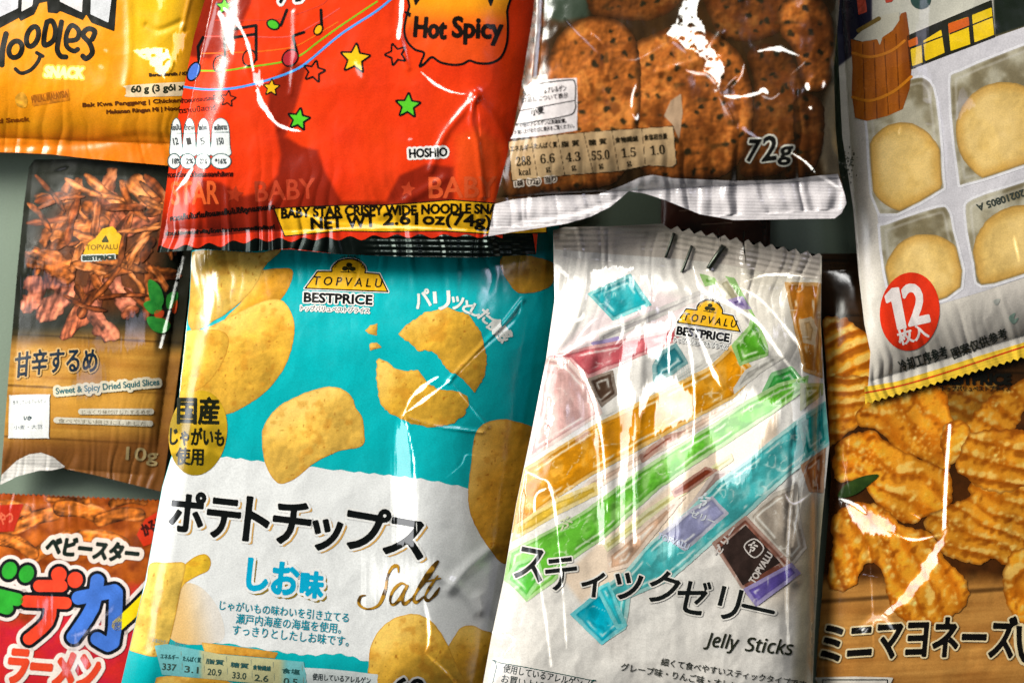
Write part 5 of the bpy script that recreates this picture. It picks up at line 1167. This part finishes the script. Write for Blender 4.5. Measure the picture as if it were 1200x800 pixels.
# ================================================================ cookie bag, top
def cookie_bag():
    up = [(580, 239), (600, 234), (650, 229), (700, 228), (728, 218), (750, 208), (765, 205), (790, 209), (860, 212), (920, 211), (958, 206), (982, 204)]
    lo = [(990, 228), (992, 238), (986, 250), (978, 256), (860, 258), (820, 251), (778, 234), (756, 227), (737, 224), (716, 242), (692, 254), (664, 262), (640, 266), (600, 272), (572, 277)]
    out = [(636, -150), (990, -150), (986, -20), (977, 80), (979, 150), (984, 204)] + lo + [(577, 250), (586, 215), (600, 160), (611, 100), (624, 20), (630, -40)]
    b = Bag("snack_bag", "clear bag of brown seeded crackers marked 72g, with a white wavy bottom seal", BAGS, out, 106, 34,
            [((640, -150), (576, 260), 0, 70, .65), ((986, -150), (984, 240), 0, 60, .65), ((572, 262), (992, 240), 30, 80, .7), ((636, -150), (990, -150), 20, 80, .8)],
            seed=91, wave=2.6, crumple=1.6, belly=.35, pleats=[(2, 18, 3.0, 60, 24)],
            creases=[([(600, 250), (660, 246), (720, 228), (764, 210)], 9, 2.2), ([(764, 210), (800, 226), (850, 236), (980, 232)], 10, 2.0), ([(868, 150), (900, 170), (930, 178), (984, 220)], 3, 1.6), ([(842, 108), (860, 150), (880, 170)], 4, 2), ([(770, 85), (820, 70), (845, 40)], 5, 2)],
            glints=[('face', [(779, 42), (790, 26), (800, 2), (806, -14), (822, -14), (818, 14), (817, 20), (826, 28), (832, 52), (838, 58), (846, 66), (851, 80), (846, 92), (843, 107), (838, 97), (830, 88), (824, 84), (826, 72), (816, 62), (804, 58), (792, 48)], 0, 1.3, .96, 0), ('line', [(803, 82), (815, 86), (828, 88), (840, 100)], 5, 1.4, .75, 0), ('line', [(782, 44), (794, 54), (804, 62)], 4, 1.4, .7, 1),
                    ('line', [(661, 22), (674, 36), (690, 52), (702, 64)], 3.4, .9, .85, 1), ('line', [(692, 38), (702, 46), (710, 58)], 2.4, .9, .5, 0), ('line', [(843, 111), (858, 114), (878, 112), (892, 108)], 5.4, 1, .95, 0), ('line', [(890, 106), (896, 106), (900, 110)], 5, 1.2, .9, 0), ('line', [(887, 61), (900, 58), (912, 57), (922, 60), (948, 70)], 4, 1, .85, 0), ('line', [(908, 58), (916, 58)], 6, 1, .9, 0),
                    ('line', [(872, 74), (868, 90), (858, 102)], 3.4, 1, .7, 0), ('line', [(846, 108), (856, 96), (866, 88)], 2.4, .9, .6, 0), ('line', [(842, 112), (850, 128), (858, 142)], 3, 1, .5, 0), ('line', [(746, 98), (741, 112), (740, 126)], 3.6, 1, .85, 0), ('line', [(740, 132), (746, 140), (748, 132)], 4, 1.2, .7, 0),
                    ('line', [(867, 150), (880, 158), (892, 163)], 3, .9, .6, 1), ('line', [(926, 178), (944, 190), (958, 206)], 5, 1, .9, 0), ('line', [(956, 204), (970, 212), (986, 222)], 3, 1.4, .6, 0), ('line', [(946, 98), (947, 106)], 6, 1.2, .9, 0), ('line', [(948, 126), (951, 127)], 5, 1, .9, 0), ('line', [(966, 94), (964, 104)], 5, 1.2, .7, 0), ('line', [(892, 112), (904, 116), (914, 109)], 3, 1, .6, 0),
                    ('band', [(634, -20), (633, 20), (630, 60), (627, 90)], 6, 2, .48, 1), ('line', [(720, 68), (745, 70), (775, 54), (795, 42)], 4, 2, .25, 0), ('line', [(924, 90), (938, 78), (946, 70)], 2, .8, .5, 0), ('line', [(692, 46), (694, 30)], 2, 1, .3, 0), ('line', [(605, 262), (680, 250), (730, 232)], 7, 3, .35, 0)])
    def paint(u, v, d):
        n = fbm(u / 24, v / 24, 3, 3); m = fbm(u / 6, v / 6, 8, 3)
        c = mix((36, 26, 14), (70, 44, 18), n)
        c = mix(c, (112, 56, 20), sstep(-(u - (640 - (v - 60) * .28)), 0, 14) * .7 * sstep(m, .3, .6))
        c = mix(c, (52, 62, 50), pm([(636, -20), (688, -20), (690, 20), (656, 26), (638, 20)], u, v, 4))
        c = mix(c, (168, 152, 126), .7 * pm([(960, 140), (972, 100), (984, 96), (980, 150), (986, 206), (966, 206), (956, 170)], u, v, 5))
        return c
    b.body(paint)
    CR = [([(690, -60), (760, -70), (800, -30), (792, 8), (760, 24), (720, 22), (690, 10)], 1, .62, 1), ([(820, -40), (880, -60), (930, -20), (934, 20), (900, 44), (860, 48), (836, 30)], 2, .60, 1.5), ([(646, 60), (660, 36), (684, 22), (712, 20), (738, 36), (750, 70), (750, 130), (742, 180), (720, 214), (680, 222), (640, 226), (618, 200), (622, 150), (632, 100)], 3, 1.02, 3.0),
          ([(738, 60), (766, 40), (800, 30), (836, 40), (866, 62), (880, 100), (882, 140), (872, 180), (846, 206), (800, 212), (762, 208), (744, 180), (736, 120)], 4, 1.05, 2.4), ([(876, 62), (902, 52), (930, 70), (944, 110), (942, 160), (924, 196), (890, 208), (866, 200), (880, 150), (884, 100)], 5, .58, 2.0), ([(912, 10), (934, -6), (962, 0), (976, 30), (977, 70), (970, 100), (952, 108), (940, 96), (930, 60), (916, 40)], 6, 1.0, 2.8),
          ([(930, 120), (950, 110), (966, 130), (962, 180), (944, 206), (920, 206), (930, 170)], 7, .55, 3.2), ([(596, 196), (622, 190), (640, 206), (630, 228), (600, 232), (590, 220)], 8, .6, 2.2), ([(618, 60), (634, 40), (644, 60), (634, 100), (616, 120)], 9, .8, 1.8)]
    for pts, sd, k, ly in CR:
        b.part("seeded_cracker", (fill(rough(smooth(pts, 5), .8, sd, 3)), seedcracker((182, 100, 40), sd, min(1.05, k + .08))), ly, step=1.4)
    b.part("film_tab", (fill([(778, 136), (786, 118), (798, 110), (800, 132), (796, 164), (788, 146)]), flat((170, 140, 112), .1)), 4)
    al = b.part("allergen_panel", (fill(smooth([(622, 97), (670, 92), (676, 97), (676, 146), (670, 154), (604, 162), (601, 158), (614, 118)], 3)), flat((214, 204, 204), .02)), 4)
    fr = path([(613, 109), (624, 100), (666, 94), (674, 98), (674, 118), (674, 128), (664, 136), (604, 146)], 5)
    b.part("panel_frame", [(stroke(fr, w=1.5), BLACK), (stroke([(609, 130), (673, 118)], w=1.3), BLACK, 5.3)], 5, parent=al)
    b.words("使用しているアレルゲン", (614, 113), (664, 107), 7.5, (40, 34, 34), 5.5, bold=.2, parent=al); b.words("27品目について表示", (612, 121), (666, 115), 6.5, (40, 34, 34), 5.5, bold=.15, parent=al)
    b.words("小麦", (623, 136), (638, 133), 9, (30, 26, 26), 5.5, bold=.4, parent=al); b.words("その他のアレルゲンは別途記載。", (605, 150), (664, 144), 5.5, (40, 34, 34), 5.5, bold=.15, parent=al); b.words("お買い上げのたびに表示をご覧ください。", (603, 158), (673, 150), 5.5, (40, 34, 34), 5.5, bold=.15, parent=al)
    tb = [(596, 166), (650, 158), (700, 154), (789, 148), (791, 175), (793, 192), (788, 196), (760, 194), (724, 201), (670, 205), (600, 212)]
    nt = b.part("nutrition_panel", (fill(tb), lambda u, v, d: mix((176, 142, 102), (196, 166, 126), fbm(u / 14, v / 14, 3, 3))), 4)
    b.part("panel_frame", [(stroke(tb + tb[:1], w=1.1), (40, 30, 16), 5)] + [(stroke([p, q], w=1.0), (40, 30, 16), 5.3) for p, q in (((622, 162), (630, 208)), ((653, 158), (662, 206)), ((684, 156), (695, 203)), ((717, 153), (725, 201)), ((752, 150), (756, 192)))], parent=nt)
    Kk = (40, 32, 18)
    for x, y, a, vv, g in [(598, 178, "エネルギー", "𝟐𝟖𝟖", "𝐤𝐜𝐚𝐥"), (626, 175, "たんぱく質", "𝟔.𝟔", "𝐠"), (658, 173, "脂 質", "𝟒.𝟑", "𝐠"), (690, 171, "糖 質", "𝟓𝟓.𝟎", "𝐠"), (721, 168, "食物繊維", "𝟏.𝟓", "𝐠"), (755, 165, "食塩相当量", "𝟏.𝟎", "𝐠")]:
        w = 24 if len(a) > 3 else 18
        b.words(a, (x, y), (x + w + 3, y - 2), 7, Kk, 5.5, bold=.25, parent=nt)
        cx = x + 14 + (2 if len(a) > 3 else 0); hw = {3: 8.5, 4: 10.5}[len(vv)] if len(vv) > 2 else 8
        b.words(vv, (cx - hw, y + 17), (cx + hw, y + 15.5), 11, Kk, 5.5, bold=.1, parent=nt)
        hg = 7 if g == "𝐤𝐜𝐚𝐥" else 2.6
        if x < 750: b.words(g, (cx + 1 - hg, y + 28), (cx + 1 + hg, y + 27), 8 if hg > 3 else 6.5, Kk, 5.5, bold=.1, parent=nt)
    b.words("1袋（72g）当り", (604, 220), (652, 214), 8, (50, 36, 26), 5, bold=.3, halo=((216, 200, 184), 1.4), name="portion_lettering")
    for s, p0, p1, h in [("7", (874, 189), (887, 189), 25), ("2", (893, 189), (909, 187), 28), ("g", (911, 193), (925, 193), 21)]:
        b.words(s, p0, p1, h, (24, 22, 20), 6, bold=.9, halo=((214, 210, 196), 1.8), shear=.2, name="weight_lettering", step=.6)
    b.part("seal_strip", (fill(up + lo), flat((216, 208, 210), .02)), 4, step=1.2, rib=lambda u, v: (0.02 * np.sin(u * .4), .20 * np.sin((v - .02 * u) * 1.7)))
    b.part("film_edge", (stroke(path([(634, -60), (632, 0), (630, 40), (627, 88)]), w=4.5), flat((150, 140, 140), .25, 6)), 3)
    b.part("tape_tab", (fill([(624, 90), (641, 87), (642, 93), (624, 97)]), flat((190, 176, 164))), 5)
cookie_bag()

bpy.data.objects.remove(_to, do_unlink=True)
